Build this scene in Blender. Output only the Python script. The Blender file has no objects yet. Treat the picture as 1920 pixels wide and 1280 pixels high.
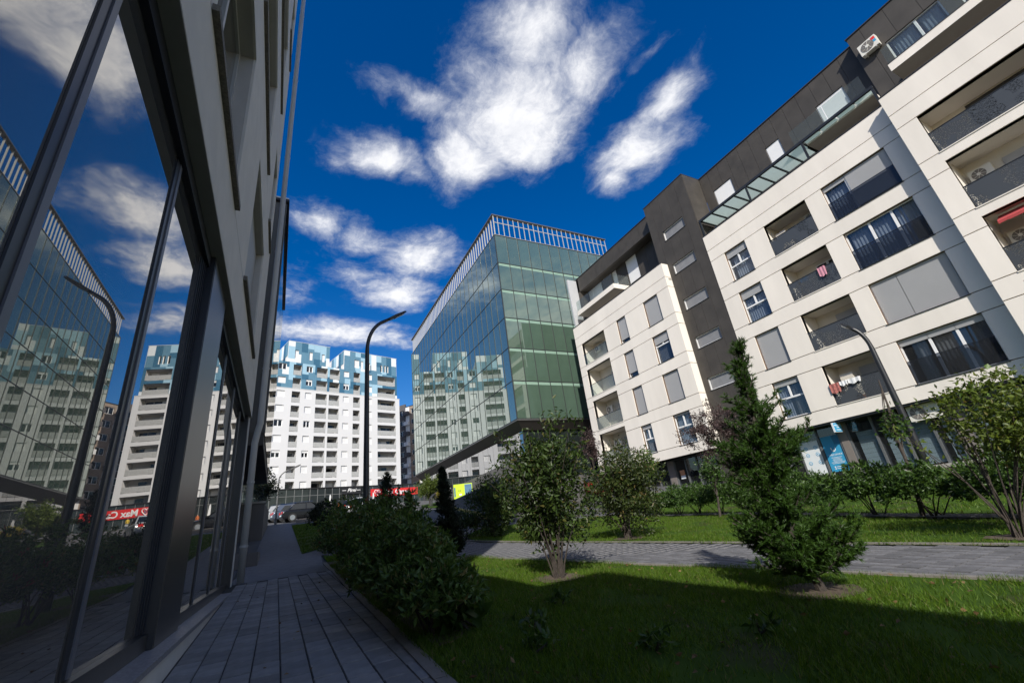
import bpy, bmesh, math, random
import numpy as np
from mathutils import Vector, Matrix
random.seed(7)
rng = np.random.default_rng(7)
sc = bpy.context.scene
COL = sc.collection
R = math.radians

# ------------------------------------------------------------------ camera
cam = bpy.data.cameras.new('camera')
camo = bpy.data.objects.new('camera', cam)
COL.objects.link(camo)
PITCH, ROLL, YAW = R(22.378), R(-7.411), R(29.138)
fw = Vector((math.sin(YAW) * math.cos(PITCH), math.cos(YAW) * math.cos(PITCH), math.sin(PITCH)))
rt = Vector((math.cos(YAW), -math.sin(YAW), 0))
up = rt.cross(fw)
rt2 = rt * math.cos(ROLL) + up * math.sin(ROLL)
up2 = up * math.cos(ROLL) - rt * math.sin(ROLL)
camo.matrix_world = Matrix((rt2, up2, -fw)).transposed().to_4x4()
cam.sensor_width = 36.0
cam.lens = 815.95 / 1920 * 36
cam.clip_start = 0.05
cam.clip_end = 3000
sc.camera = camo

# ------------------------------------------------------------------ light
SUN_TRAVEL = Vector((0.432, 0.701, -0.567)).normalized()
sl = bpy.data.lights.new('sun', 'SUN')
sl.energy = 4.5
sl.angle = R(0.53)
sl.color = (1.0, 0.95, 0.86)
so = bpy.data.objects.new('sun', sl)
COL.objects.link(so)
so.rotation_euler = SUN_TRAVEL.to_track_quat('-Z', 'Y').to_euler()
so.location = (-20, -30, 40)

world = bpy.data.worlds.new('World')
sc.world = world
world.use_nodes = True
nt = world.node_tree
nt.nodes.clear()
def N(t, **kw):
    n = nt.nodes.new(t)
    for k, v in kw.items():
        setattr(n, k, v)
    return n
def lk(a, b):
    nt.links.new(a, b)
def M(op, a, b=None, c=None, clamp=False):
    n = N('ShaderNodeMath', operation=op, use_clamp=clamp)
    for i, v in enumerate((a, b, c)):
        if v is None:
            continue
        if isinstance(v, (int, float)):
            n.inputs[i].default_value = v
        else:
            lk(v, n.inputs[i])
    return n.outputs[0]
out = N('ShaderNodeOutputWorld')
bg = N('ShaderNodeBackground')
bg.inputs['Strength'].default_value = 0.15
lk(bg.outputs[0], out.inputs[0])
sky = N('ShaderNodeTexSky', sky_type='NISHITA')
sky.sun_disc = False
sky.sun_elevation = R(34.5)
sky.sun_rotation = R(211.7)
sky.air_density = 1.15
sky.dust_density = 1.6
sky.ozone_density = 3.0
sky.altitude = 600
hsv = N('ShaderNodeHueSaturation')
hsv.inputs['Saturation'].default_value = 1.46
hsv.inputs['Value'].default_value = .70
hsv.inputs['Hue'].default_value = .513
lk(sky.outputs[0], hsv.inputs['Color'])
tc = N('ShaderNodeTexCoord')
sep = N('ShaderNodeSeparateXYZ')
lk(tc.outputs['Generated'], sep.inputs[0])
zc = M('MAXIMUM', sep.outputs[2], 0.06)
px_ = M('DIVIDE', sep.outputs[0], zc)
py_ = M('DIVIDE', sep.outputs[1], zc)
pl = N('ShaderNodeCombineXYZ')
lk(px_, pl.inputs[0]); lk(py_, pl.inputs[1])
# wispy warp of the cloud layer (a flat layer seen in perspective)
wn = N('ShaderNodeTexNoise'); wn.inputs['Scale'].default_value = 4.0; wn.inputs['Detail'].default_value = 5
lk(pl.outputs[0], wn.inputs['Vector'])
wv = N('ShaderNodeVectorMath', operation='SUBTRACT'); lk(wn.outputs['Color'], wv.inputs[0]); wv.inputs[1].default_value = (.5, .5, .5)
wsc = N('ShaderNodeVectorMath', operation='SCALE'); lk(wv.outputs[0], wsc.inputs[0]); wsc.inputs['Scale'].default_value = 0.16
wadd = N('ShaderNodeVectorMath', operation='ADD'); lk(pl.outputs[0], wadd.inputs[0]); lk(wsc.outputs[0], wadd.inputs[1])
n1 = N('ShaderNodeTexNoise'); n1.inputs['Scale'].default_value = 5.5; n1.inputs['Detail'].default_value = 12; n1.inputs['Roughness'].default_value = .66; n1.inputs['Lacunarity'].default_value = 2.1
lk(wadd.outputs[0], n1.inputs['Vector'])
# cloud banks: (x, y, radius_x, radius_y, rotation, weight) in the layer
CLOUDS = [(.50, .71, .19, .23, -.25, 1.05), (.42, .90, .13, .14, .2, .95), (.44, .52, .13, .15, 0, .9), (.58, .53, .11, .15, .3, .75),
          (.25, .755, .16, .055, .1, .6), (.19, .95, .14, .09, .0, .85), (.06, 1.0, .08, .07, .1, .5), (.30, 1.0, .08, .06, 0, .6),
          (.91, .68, .125, .16, .25, 1.0), (.87, .50, .07, .14, -.15, .8), (.92, .80, .09, .07, 0, .8), (.70, .44, .035, .09, .5, .42), (.66, .60, .04, .1, .2, .35),
          (.05, 1.30, .12, .09, .2, .7), (.24, 1.36, .18, .10, .1, .75), (.42, 1.42, .18, .17, .1, .9), (.40, 1.72, .19, .18, 0, .95), (.20, 1.60, .12, .12, .2, .55),
          (.20, 2.18, .5, .17, .05, .9), (-.05, 1.85, .16, .12, .2, .5), (-.5, 1.6, .5, .35, .3, .7), (-.6, .7, .4, .2, .5, .7),
          (1.7, -.2, .4, .3, .4, .8), (1.3, 2.1, .4, .3, .1, .7), (.3, -.9, .7, .45, .2, .9), (-1.4, -.6, .7, .5, .1, .9),
          (1.55, .25, .18, .10, .5, .6), (2.3, 1.0, .5, .3, .5, .8), (-1.8, 1.2, .7, .4, -.2, .8), (1.4, -1.8, .9, .7, .3, .9), (-.6, -2.0, .9, .7, .3, .9), (3.2, -.6, .9, .8, .2, .9), (-3.2, -.4, 1.0, 1.0, 0, .9), (.4, -4.0, 2.2, 1.2, 0, .9)]
acc = None
for (cx, cy, rx, ry, ro, w) in CLOUDS:
    mp = N('ShaderNodeMapping', vector_type='TEXTURE')
    mp.inputs['Location'].default_value = (cx, cy, 0)
    mp.inputs['Rotation'].default_value = (0, 0, ro)
    mp.inputs['Scale'].default_value = (rx * 1.45, ry * 1.45, 1)
    lk(wadd.outputs[0], mp.inputs[0])
    ln = N('ShaderNodeVectorMath', operation='LENGTH'); lk(mp.outputs[0], ln.inputs[0])
    v = M('MULTIPLY_ADD', ln.outputs['Value'], -w, w)
    acc = v if acc is None else M('MAXIMUM', acc, v)
n2 = N('ShaderNodeTexNoise'); n2.inputs['Scale'].default_value = 19.0; n2.inputs['Detail'].default_value = 10; n2.inputs['Roughness'].default_value = .68
strk = N('ShaderNodeMapping'); strk.inputs['Rotation'].default_value = (0, 0, .5); strk.inputs['Scale'].default_value = (1.0, .55, 1); lk(wadd.outputs[0], strk.inputs[0]); lk(strk.outputs[0], n2.inputs['Vector'])
dens = M('ADD', M('MULTIPLY', M('SUBTRACT', n2.outputs['Fac'], .5), .55), M('ADD', M('MULTIPLY', M('SUBTRACT', n1.outputs['Fac'], .5), 1.7), M('MULTIPLY_ADD', acc, 1.55, -.22)))
cl = N('ShaderNodeMapRange', interpolation_type='SMOOTHSTEP')
cl.inputs['From Min'].default_value = -0.04; cl.inputs['From Max'].default_value = 1.15
lk(dens, cl.inputs['Value'])
# thin out towards the horizon haze
ccol = N('ShaderNodeMix', data_type='RGBA')
ccol.inputs['A'].default_value = (2.4, 2.75, 3.5, 1)
ccol.inputs['B'].default_value = (5.9, 5.9, 6.0, 1)
lk(M('MULTIPLY', cl.outputs[0], M('MULTIPLY_ADD', n2.outputs['Fac'], 1.1, .40), clamp=True), ccol.inputs['Factor'])
mx = N('ShaderNodeMix', data_type='RGBA')
lk(M('MULTIPLY', cl.outputs[0], .93), mx.inputs['Factor'])
lk(hsv.outputs[0], mx.inputs['A'])
lk(ccol.outputs['Result'], mx.inputs['B'])
lk(mx.outputs['Result'], bg.inputs['Color'])

sc.view_settings.view_transform = 'Standard'
sc.view_settings.look = 'None'
sc.view_settings.exposure = 0.28
sc.view_settings.gamma = 1.0
sc.cycles.use_denoising = True
sc.cycles.max_bounces = 8
sc.cycles.transparent_max_bounces = 16
sc.cycles.caustics_reflective = False
sc.cycles.caustics_refractive = False
sc.render.film_transparent = False

# ------------------------------------------------------------------ helpers
class Fr:                                   # a facade frame: origin, direction along, outward normal
    def __init__(s, o, u, n):
        s.o = Vector(o); s.u = Vector(u).normalized(); s.n = Vector(n).normalized()
    def pt(s, u, z, d=0.0):
        p = s.o + s.u * u + s.n * d
        return (p.x, p.y, s.o.z + z)
    def shift(s, d):
        return Fr(s.o + s.n * d, s.u, s.n)
class MB:
    def __init__(s):
        s.v = []; s.f = []
    def hexa(s, p):                         # 8 points, bottom ring then top ring
        b = len(s.v); s.v += [tuple(q) for q in p]
        for f in ((3, 2, 1, 0), (4, 5, 6, 7), (0, 1, 5, 4), (1, 2, 6, 5), (2, 3, 7, 6), (3, 0, 4, 7)):
            s.f.append(tuple(b + i for i in f))
        return s
    def box(s, x0, x1, y0, y1, z0, z1):
        return s.hexa([(x0, y0, z0), (x1, y0, z0), (x1, y1, z0), (x0, y1, z0), (x0, y0, z1), (x1, y0, z1), (x1, y1, z1), (x0, y1, z1)])
    def fb(s, fr, u0, u1, z0, z1, d0, d1):  # box in a facade frame
        P = fr.pt
        return s.hexa([P(u0, z0, d1), P(u1, z0, d1), P(u1, z0, d0), P(u0, z0, d0), P(u0, z1, d1), P(u1, z1, d1), P(u1, z1, d0), P(u0, z1, d0)])
    def poly(s, pts):
        b = len(s.v); s.v += [tuple(q) for q in pts]; s.f.append(tuple(range(b, b + len(pts)))); return s
    def tube(s, pts, rad, n=6, cap=True):
        pts = [Vector(p) for p in pts]
        if isinstance(rad, (int, float)): rad = [rad] * len(pts)
        rings = []; a = None
        for i, p in enumerate(pts):
            t = (pts[min(i + 1, len(pts) - 1)] - pts[max(i - 1, 0)]).normalized()
            if a is None: a = t.cross(Vector((0.31, 0.17, 1)) if abs(t.z) < .9 else Vector((1, .1, 0))).normalized()
            else: a = (a - t * a.dot(t)).normalized()
            c = t.cross(a)
            b = len(s.v)
            for k in range(n):
                w = 2 * math.pi * k / n
                q = p + (a * math.cos(w) + c * math.sin(w)) * rad[i]
                s.v.append(tuple(q))
            rings.append(b)
        for i in range(len(rings) - 1):
            for k in range(n):
                k2 = (k + 1) % n
                s.f.append((rings[i] + k, rings[i] + k2, rings[i + 1] + k2, rings[i + 1] + k))
        if cap:
            s.f.append(tuple(rings[0] + k for k in reversed(range(n))))
            s.f.append(tuple(rings[-1] + k for k in range(n)))
        return s
    def build(s, name, m, parent=None, smooth=False):
        me = bpy.data.meshes.new(name)
        me.from_pydata(s.v, [], s.f)
        me.materials.append(m)
        if smooth:
            for p in me.polygons: p.use_smooth = True
        return link(name, me, parent)
def root_of(o):
    while o.parent: o = o.parent
    return o
def link(name, me, parent=None):
    o = bpy.data.objects.new(name, me)
    COL.objects.link(o)
    if parent is not None:
        o.parent = parent
        if parent.parent is None:
            o.location = -parent.location   # mesh is in world coordinates
    return o
def inst(name, me, parent, world_loc):      # piece with shared mesh data
    o = bpy.data.objects.new(name, me)
    COL.objects.link(o)
    o.parent = parent
    o.location = Vector(world_loc) - root_of(parent).location if parent.parent is None else Vector(world_loc)
    return o
def thing(name, label, cat, loc=(0, 0, 0), group=None):
    o = bpy.data.objects.new(name, None)
    COL.objects.link(o)
    o.location = loc
    o.empty_display_size = .3
    o['label'] = label; o['category'] = cat
    if group: o['group'] = group
    return o
def tag(o, label, cat, group=None):
    o['label'] = label; o['category'] = cat
    if group: o['group'] = group
    return o
def struct(o, kind='structure'):
    o['kind'] = kind
    return o
def np_mesh(name, verts, faces, m, parent=None, smooth=False):
    me = bpy.data.meshes.new(name)
    verts = np.asarray(verts, np.float32).reshape(-1, 3); faces = np.asarray(faces, np.int32)
    k = faces.shape[1]
    me.vertices.add(len(verts)); me.vertices.foreach_set('co', verts.ravel())
    me.loops.add(faces.size); me.loops.foreach_set('vertex_index', faces.ravel())
    me.polygons.add(len(faces)); me.polygons.foreach_set('loop_start', np.arange(0, faces.size, k, dtype=np.int32))
    me.update(calc_edges=True)
    me.materials.append(m)
    if smooth: me.polygons.foreach_set('use_smooth', np.ones(len(faces), bool))
    return link(name, me, parent)
def rects(u0, u1, z0, z1, holes):
    us = sorted({u0, u1, *[min(max(h[i], u0), u1) for h in holes for i in (0, 1)]})
    zs = sorted({z0, z1, *[min(max(h[i], z0), z1) for h in holes for i in (2, 3)]})
    solid = {}
    for i in range(len(us) - 1):
        for j in range(len(zs) - 1):
            cu, cz = (us[i] + us[i + 1]) / 2, (zs[j] + zs[j + 1]) / 2
            solid[i, j] = not any(h[0] < cu < h[1] and h[2] < cz < h[3] for h in holes)
    return us, zs, solid
def wall(mb, fr, u0, u1, z0, z1, holes, d0, d1, back=True):
    us, zs, so_ = rects(u0, u1, z0, z1, holes)
    P = fr.pt
    for (i, j), s in so_.items():
        if not s: continue
        a, b, c, d = us[i], us[i + 1], zs[j], zs[j + 1]
        mb.poly([P(a, c, d1), P(b, c, d1), P(b, d, d1), P(a, d, d1)])
        if back: mb.poly([P(a, d, d0), P(b, d, d0), P(b, c, d0), P(a, c, d0)])
        if not so_.get((i - 1, j), False): mb.poly([P(a, c, d0), P(a, c, d1), P(a, d, d1), P(a, d, d0)])
        if not so_.get((i + 1, j), False): mb.poly([P(b, c, d1), P(b, c, d0), P(b, d, d0), P(b, d, d1)])
        if not so_.get((i, j - 1), False): mb.poly([P(a, c, d0), P(b, c, d0), P(b, c, d1), P(a, c, d1)])
        if not so_.get((i, j + 1), False): mb.poly([P(a, d, d1), P(b, d, d1), P(b, d, d0), P(a, d, d0)])
    return mb
def room(mb, fr, u0, u1, z0, z1, d0, d1):   # open box: five inner faces, d1 is the open side
    P = fr.pt
    mb.poly([P(u0, z0, d0), P(u1, z0, d0), P(u1, z1, d0), P(u0, z1, d0)])
    mb.poly([P(u0, z0, d1), P(u0, z0, d0), P(u0, z1, d0), P(u0, z1, d1)])
    mb.poly([P(u1, z0, d0), P(u1, z0, d1), P(u1, z1, d1), P(u1, z1, d0)])
    mb.poly([P(u0, z0, d1), P(u1, z0, d1), P(u1, z0, d0), P(u0, z0, d0)])
    mb.poly([P(u0, z1, d0), P(u1, z1, d0), P(u1, z1, d1), P(u0, z1, d1)])
    return mb

# ------------------------------------------------------------------ materials
def mat(name, col, rough=.6, var=.1, scale=2.0, bump=0.0, bscale=80, metal=0.0, spec=.5, rnd=0.0, ior=None, emit=None, stretch=None, stripe=None):
    m = bpy.data.materials.new(name); m.use_nodes = True
    t = m.node_tree; b = t.nodes['Principled BSDF']; L = t.links.new
    b.inputs['Roughness'].default_value = rough; b.inputs['Metallic'].default_value = metal
    b.inputs['Specular IOR Level'].default_value = spec
    if ior: b.inputs['IOR'].default_value = ior
    c = t.nodes.new('ShaderNodeTexCoord')
    vec = c.outputs['Object']
    if stretch:
        mp = t.nodes.new('ShaderNodeMapping'); mp.inputs['Scale'].default_value = stretch
        L(vec, mp.inputs[0]); vec = mp.outputs[0]
    n = t.nodes.new('ShaderNodeTexNoise'); n.inputs['Scale'].default_value = scale; n.inputs['Detail'].default_value = 7; n.inputs['Roughness'].default_value = .6
    L(vec, n.inputs['Vector'])
    r = t.nodes.new('ShaderNodeMapRange'); r.inputs['From Min'].default_value = .3; r.inputs['From Max'].default_value = .7
    r.inputs['To Min'].default_value = 1 - var; r.inputs['To Max'].default_value = 1 + var
    L(n.outputs['Fac'], r.inputs['Value'])
    val = r.outputs[0]
    if rnd:
        oi = t.nodes.new('ShaderNodeObjectInfo')
        r2 = t.nodes.new('ShaderNodeMapRange'); r2.inputs['To Min'].default_value = 1 - rnd; r2.inputs['To Max'].default_value = 1 + rnd
        L(oi.outputs['Random'], r2.inputs['Value'])
        mu = t.nodes.new('ShaderNodeMath'); mu.operation = 'MULTIPLY'; L(val, mu.inputs[0]); L(r2.outputs[0], mu.inputs[1]); val = mu.outputs[0]
    x = t.nodes.new('ShaderNodeVectorMath'); x.operation = 'SCALE'; x.inputs[0].default_value = col[:3]
    L(val, x.inputs['Scale']); L(x.outputs[0], b.inputs['Base Color'])
    hgt = None
    if bump:
        n2 = t.nodes.new('ShaderNodeTexNoise'); n2.inputs['Scale'].default_value = bscale; n2.inputs['Detail'].default_value = 4
        L(vec, n2.inputs['Vector'])
        bp = t.nodes.new('ShaderNodeBump'); bp.inputs['Strength'].default_value = bump; bp.inputs['Distance'].default_value = .02
        L(n2.outputs['Fac'], bp.inputs['Height']); L(bp.outputs[0], b.inputs['Normal'])
    if stripe:                              # relief of roller slats along z: period in metres
        w = t.nodes.new('ShaderNodeTexWave'); w.wave_type = 'BANDS'; w.bands_direction = 'Z'; w.wave_profile = 'SAW'
        w.inputs['Scale'].default_value = 2 * math.pi / 20 / stripe * 1.0
        L(c.outputs['Object'], w.inputs['Vector'])
        bp = t.nodes.new('ShaderNodeBump'); bp.inputs['Strength'].default_value = .6; bp.inputs['Distance'].default_value = stripe * .35
        L(w.outputs['Fac'], bp.inputs['Height']); L(bp.outputs[0], b.inputs['Normal'])
    if emit:
        b.inputs['Emission Color'].default_value = (*emit[:3], 1); b.inputs['Emission Strength'].default_value = emit[3]
    return m
def glass(name, tint, clear=.7, ior=1.5, rough=.0):
    m = bpy.data.materials.new(name); m.use_nodes = True
    t = m.node_tree; t.nodes.clear(); L = t.links.new
    o = t.nodes.new('ShaderNodeOutputMaterial')
    tr = t.nodes.new('ShaderNodeBsdfTransparent'); tr.inputs[0].default_value = (*tint, 1)
    df = t.nodes.new('ShaderNodeBsdfDiffuse'); df.inputs[0].default_value = (tint[0] * .25, tint[1] * .25, tint[2] * .25, 1)
    m1 = t.nodes.new('ShaderNodeMixShader'); m1.inputs[0].default_value = clear
    L(df.outputs[0], m1.inputs[1]); L(tr.outputs[0], m1.inputs[2])
    gl = t.nodes.new('ShaderNodeBsdfGlossy'); gl.inputs['Roughness'].default_value = rough; gl.inputs[0].default_value = (1, 1, 1, 1)
    lw = t.nodes.new('ShaderNodeLayerWeight'); lw.inputs[0].default_value = .5     # mirror share, same from both sides
    pw = t.nodes.new('ShaderNodeMath'); pw.operation = 'POWER'; L(lw.outputs['Facing'], pw.inputs[0]); pw.inputs[1].default_value = 4.0
    f0 = ((ior - 1) / (ior + 1)) ** 2
    ad = t.nodes.new('ShaderNodeMath'); ad.operation = 'MULTIPLY_ADD'; L(pw.outputs[0], ad.inputs[0]); ad.inputs[1].default_value = .8 * (1 - f0); ad.inputs[2].default_value = f0
    m2 = t.nodes.new('ShaderNodeMixShader'); L(ad.outputs[0], m2.inputs[0]); L(m1.outputs[0], m2.inputs[1]); L(gl.outputs[0], m2.inputs[2])
    L(m2.outputs[0], o.inputs[0])
    return m
def leafmat(name, c1, c2, c3=None, rough=.42, trans=.3, spec=.4):
    m = bpy.data.materials.new(name); m.use_nodes = True
    t = m.node_tree; t.nodes.clear(); L = t.links.new
    o = t.nodes.new('ShaderNodeOutputMaterial')
    g = t.nodes.new('ShaderNodeNewGeometry')
    cr = t.nodes.new('ShaderNodeValToRGB')
    cr.color_ramp.elements[0].color = (*c1, 1); cr.color_ramp.elements[1].color = (*c2, 1)
    cr.color_ramp.elements[1].position = .9
    if c3:
        e = cr.color_ramp.elements.new(.97); e.color = (*c3, 1)
    L(g.outputs['Random Per Island'], cr.inputs[0])
    b = t.nodes.new('ShaderNodeBsdfPrincipled'); b.inputs['Roughness'].default_value = rough; b.inputs['Specular IOR Level'].default_value = spec
    L(cr.outputs[0], b.inputs['Base Color'])
    tl = t.nodes.new('ShaderNodeBsdfTranslucent')
    br = t.nodes.new('ShaderNodeHueSaturation'); br.inputs['Value'].default_value = 1.5; br.inputs['Saturation'].default_value = 1.1; br.inputs['Hue'].default_value = .485
    L(cr.outputs[0], br.inputs['Color']); L(br.outputs[0], tl.inputs[0])
    mx_ = t.nodes.new('ShaderNodeMixShader'); mx_.inputs[0].default_value = trans
    L(b.outputs[0], mx_.inputs[1]); L(tl.outputs[0], mx_.inputs[2]); L(mx_.outputs[0], o.inputs[0])
    return m
STUCCO = mat('white_stucco', (.80, .745, .675), .85, .07, .7, .12, 160, rnd=.025, stretch=(1, 1, .22))
JOINT = mat('panel_joint_backing', (.14, .085, .05), .9, .1)
SOFFW = mat('balcony_plaster', (.70, .655, .59), .9, .04, 1)
DARKC = mat('charcoal_cladding', (.052, .046, .040), .65, .22, 1.2, .12, 90)
DARKJ = mat('cladding_joint', (.11, .10, .09), .8, .05)
METAL = mat('anthracite_metal', (.035, .038, .042), .4, .1, 5, metal=.4)
CAP = mat('dark_metal_coping', (.03, .03, .032), .5, .05)
WFRAME = mat('white_window_frame', (.80, .80, .80), .35, .02)
SHUT = mat('grey_roller_shutter', (.43, .43, .44), .5, .03, 1, stripe=.055)
SHUTW = mat('white_roller_shutter', (.78, .78, .78), .5, .02, 1)
DARKIN = mat('dark_interior', (.05, .05, .052), .9, .3, .7)
CURT = mat('grey_curtain', (.30, .31, .33), .9, .1, 4)
CURTD = mat('dark_curtain', (.11, .105, .10), .9, .15, 4)
WINGL = glass('window_glass', (.82, .86, .90), .96, 1.62)
OBSC = mat('obscured_glass', (.22, .22, .225), .3, .12, 3)
RAILGL = glass('smoked_rail_glass', (.48, .51, .56), .90, 1.4, .02)
CLEARGL = glass('clear_rail_glass', (.86, .91, .90), .90, 1.25, .02)
FROSTGL = glass('frosted_rail_glass', (.84, .89, .87), .50, 1.2, .2)
def coated(name, col, f0, pw, tint=(1, 1, 1), var=.15, rnd=.08):
    """solar control glass: body colour under a coating whose mirror share grows towards grazing view"""
    m = mat(name, col, .5, var, .35, rnd=rnd); t = m.node_tree; L = t.links.new
    b = t.nodes['Principled BSDF']; o = t.nodes['Material Output']; b.inputs['Specular IOR Level'].default_value = 0
    lw = t.nodes.new('ShaderNodeLayerWeight'); lw.inputs[0].default_value = .5
    p = t.nodes.new('ShaderNodeMath'); p.operation = 'POWER'; L(lw.outputs['Facing'], p.inputs[0]); p.inputs[1].default_value = pw
    q_ = t.nodes.new('ShaderNodeMath'); q_.operation = 'MULTIPLY_ADD'; L(p.outputs[0], q_.inputs[0]); q_.inputs[1].default_value = .92 - f0; q_.inputs[2].default_value = f0
    g = t.nodes.new('ShaderNodeBsdfGlossy'); g.inputs['Roughness'].default_value = .004; g.inputs[0].default_value = (*tint, 1)
    x = t.nodes.new('ShaderNodeMixShader'); L(q_.outputs[0], x.inputs[0]); L(b.outputs[0], x.inputs[1]); L(g.outputs[0], x.inputs[2]); L(x.outputs[0], o.inputs[0])
    return m
LGLASS = coated('dark_shopfront_glass', (.10, .098, .095), .09, 2.15, (.92, .89, .84))
TGLASS = coated('green_tower_glass', (.080, .128, .095), .15, 1.7, (.86, .92, .88))
TGLASSL = coated('clear_lower_glass', (.020, .026, .026), .16, 1.5)
SPANDREL = mat('pale_green_spandrel', (.24, .36, .29), .3, .04, ior=1.5)
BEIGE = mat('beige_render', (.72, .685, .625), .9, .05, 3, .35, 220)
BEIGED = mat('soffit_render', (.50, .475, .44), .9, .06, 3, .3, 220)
GRANITE = mat('grey_granite', (.26, .25, .26), .45, .45, 55, .0)
SILLST = mat('sill_stone', (.16, .145, .12), .8, .4, 40, .3, 90)
ALU = mat('brushed_dark_aluminium', (.105, .10, .098), .38, .08, 2, metal=.75, stretch=(1, 1, .05))
BLKFR = mat('black_frame', (.022, .025, .034), .38, .1)
MULF = mat('grey_mullion_face', (.13, .135, .16), .4, .08)
PIPE = mat('grey_downpipe', (.46, .455, .44), .45, .05)
WTOW = mat('white_tower_render', (.70, .70, .71), .8, .025, .3)
RAILW = mat('grey_perforated_balustrade', (.42, .425, .42), .7, .28, 9)
BLUES = [mat('blue_panel_dark', (.045, .145, .24), .5, .05), mat('blue_panel_mid', (.12, .255, .36), .5, .05), mat('blue_panel_light', (.36, .56, .69), .5, .04), mat('white_panel', (.78, .82, .84), .5, .03)]
PODGL = mat('podium_glass', (.028, .034, .036), .04, .3, .5, ior=1.6)
PODFR = mat('podium_mullion', (.20, .205, .205), .5, .05)
BLACKP = mat('black_fascia', (.022, .022, .024), .5, .1)
RED = mat('red_sign', (.72, .035, .035), .45, .04)
WHITE = mat('white_lettering', (.85, .85, .85), .5, .01)
BLUESIGN = mat('blue_poster', (.045, .32, .56), .5, .03)
POSTERW = mat('white_poster', (.74, .77, .79), .5, .03)
LIME = mat('lime_container', (.50, .68, .02), .45, .05)
LOUV = mat('blue_louvre', (.10, .22, .36), .5, .1)
CONC = mat('concrete', (.36, .34, .31), .9, .15, 4, .3, 40)
WALLD = mat('dark_concrete_wall', (.125, .118, .115), .85, .12, 2, .2, 30, stretch=(1, 1, .35))
ACW = mat('ac_casing', (.72, .70, .64), .5, .04)
ACG = mat('ac_grille', (.18, .165, .15), .6, .1)
REDCL = mat('red_awning_cloth', (.42, .06, .06), .9, .08)
BROWNCL = mat('brown_cloth', (.12, .10, .085), .9, .1)
ASPH = mat('asphalt', (.085, .085, .088), .9, .2, 1.2, .3, 200)
TILE = mat('grey_path_tile', (.215, .212, .210), .85, .22, 5, .35, 140, rnd=.21)
TILEJ = mat('tile_joint_sand', (.030, .029, .028), .95, .2)
PAVER = mat('grey_paver', (.125, .124, .130), .85, .2, 9, .3, 120, rnd=.24)
PAVEF = mat('fine_paving', (.14, .14, .148), .9, .18, 6, .4, 50)
KERBM = mat('kerb_concrete', (.19, .175, .155), .9, .15, 6, .3, 80)
YELK = mat('yellow_kerb_paint', (.60, .42, .08), .8, .2, 6)
SOIL = mat('bare_soil', (.085, .062, .045), .95, .35, 8, .6, 50)
BARK = mat('grey_brown_bark', (.062, .050, .042), .9, .3, 20, .5, 60)
BARKD = mat('dark_bark', (.045, .036, .030), .9, .3, 20, .5, 60)
TYRE = mat('tyre_rubber', (.02, .02, .02), .8, .1)
RIM = mat('alloy_rim', (.55, .55, .56), .3, .05, metal=.9)
CARGL = mat('car_window', (.012, .015, .018), .03, .1, ior=1.6)
CHROME = mat('chrome', (.7, .7, .7), .15, .02, metal=1.0)
REDL = mat('tail_lamp', (.5, .02, .02), .25, .05)
HEADL = mat('head_lamp', (.7, .72, .74), .15, .05)
YELREED = mat('ochre_shutter_box', (.35, .33, .30), .7, .1)

# ------------------------------------------------------------------ ground shape
PY = [(-60, -2.8), (0, -1.0), (14, -.48), (40, 1.95), (70, 4.2), (97, 6.0), (140, 7.6), (400, 12)]
PYx = [a for a, _ in PY]; PYz = [b for _, b in PY]
def gz(x, y):
    t = min(max((x - 13) / 10, 0), 1)
    return float(np.interp(y, PYx, PYz)) + .55 * t * t * (3 - 2 * t)
def gzv(x, y):
    t = np.clip((x - 13) / 10, 0, 1)
    return np.interp(y, PYx, PYz) + .55 * t * t * (3 - 2 * t)
def sheet(name, poly, off, m, step=1.0, parent=None, extra=None):
    bm = bmesh.new()
    bm.faces.new([bm.verts.new((x, y, 0)) for x, y in poly])
    xs = [p[0] for p in poly]; ys = [p[1] for p in poly]
    def cut(co, no):
        bmesh.ops.bisect_plane(bm, geom=bm.verts[:] + bm.edges[:] + bm.faces[:], plane_co=co, plane_no=no)
    a = math.floor(min(xs) / step) * step
    while a < max(xs):
        cut((a, 0, 0), (1, 0, 0)); a += step
    b = math.floor(min(ys) / step) * step
    while b < max(ys):
        cut((0, b, 0), (0, 1, 0)); b += step
    for v in bm.verts:
        v.co.z = gz(v.co.x, v.co.y) + off
    bmesh.ops.recalc_face_normals(bm, faces=bm.faces[:])
    if sum(f.normal.z for f in bm.faces) < 0:
        bmesh.ops.reverse_faces(bm, faces=bm.faces[:])
    me = bpy.data.meshes.new(name); bm.to_mesh(me); bm.free(); me.materials.append(m)
    return link(name, me, parent)
# ------------------------------------------------------------------ ground, paths, lawns
gx = np.unique(np.concatenate([np.arange(-300, -10, 20), np.arange(-10, 40, 1.0), np.arange(40, 320, 20)]))
gy = np.unique(np.concatenate([np.arange(-60, -10, 10), np.arange(-10, 100, 2.0), np.arange(100, 420, 20)]))
X, Y = np.meshgrid(gx, gy)
Z = gzv(X, Y) - .03
nx = len(gx); idx = np.arange(X.size).reshape(X.shape)
q = np.stack([idx[:-1, :-1], idx[:-1, 1:], idx[1:, 1:], idx[1:, :-1]], -1).reshape(-1, 4)
struct(np_mesh('ground', np.stack([X, Y, Z], -1), q, ASPH))

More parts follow.
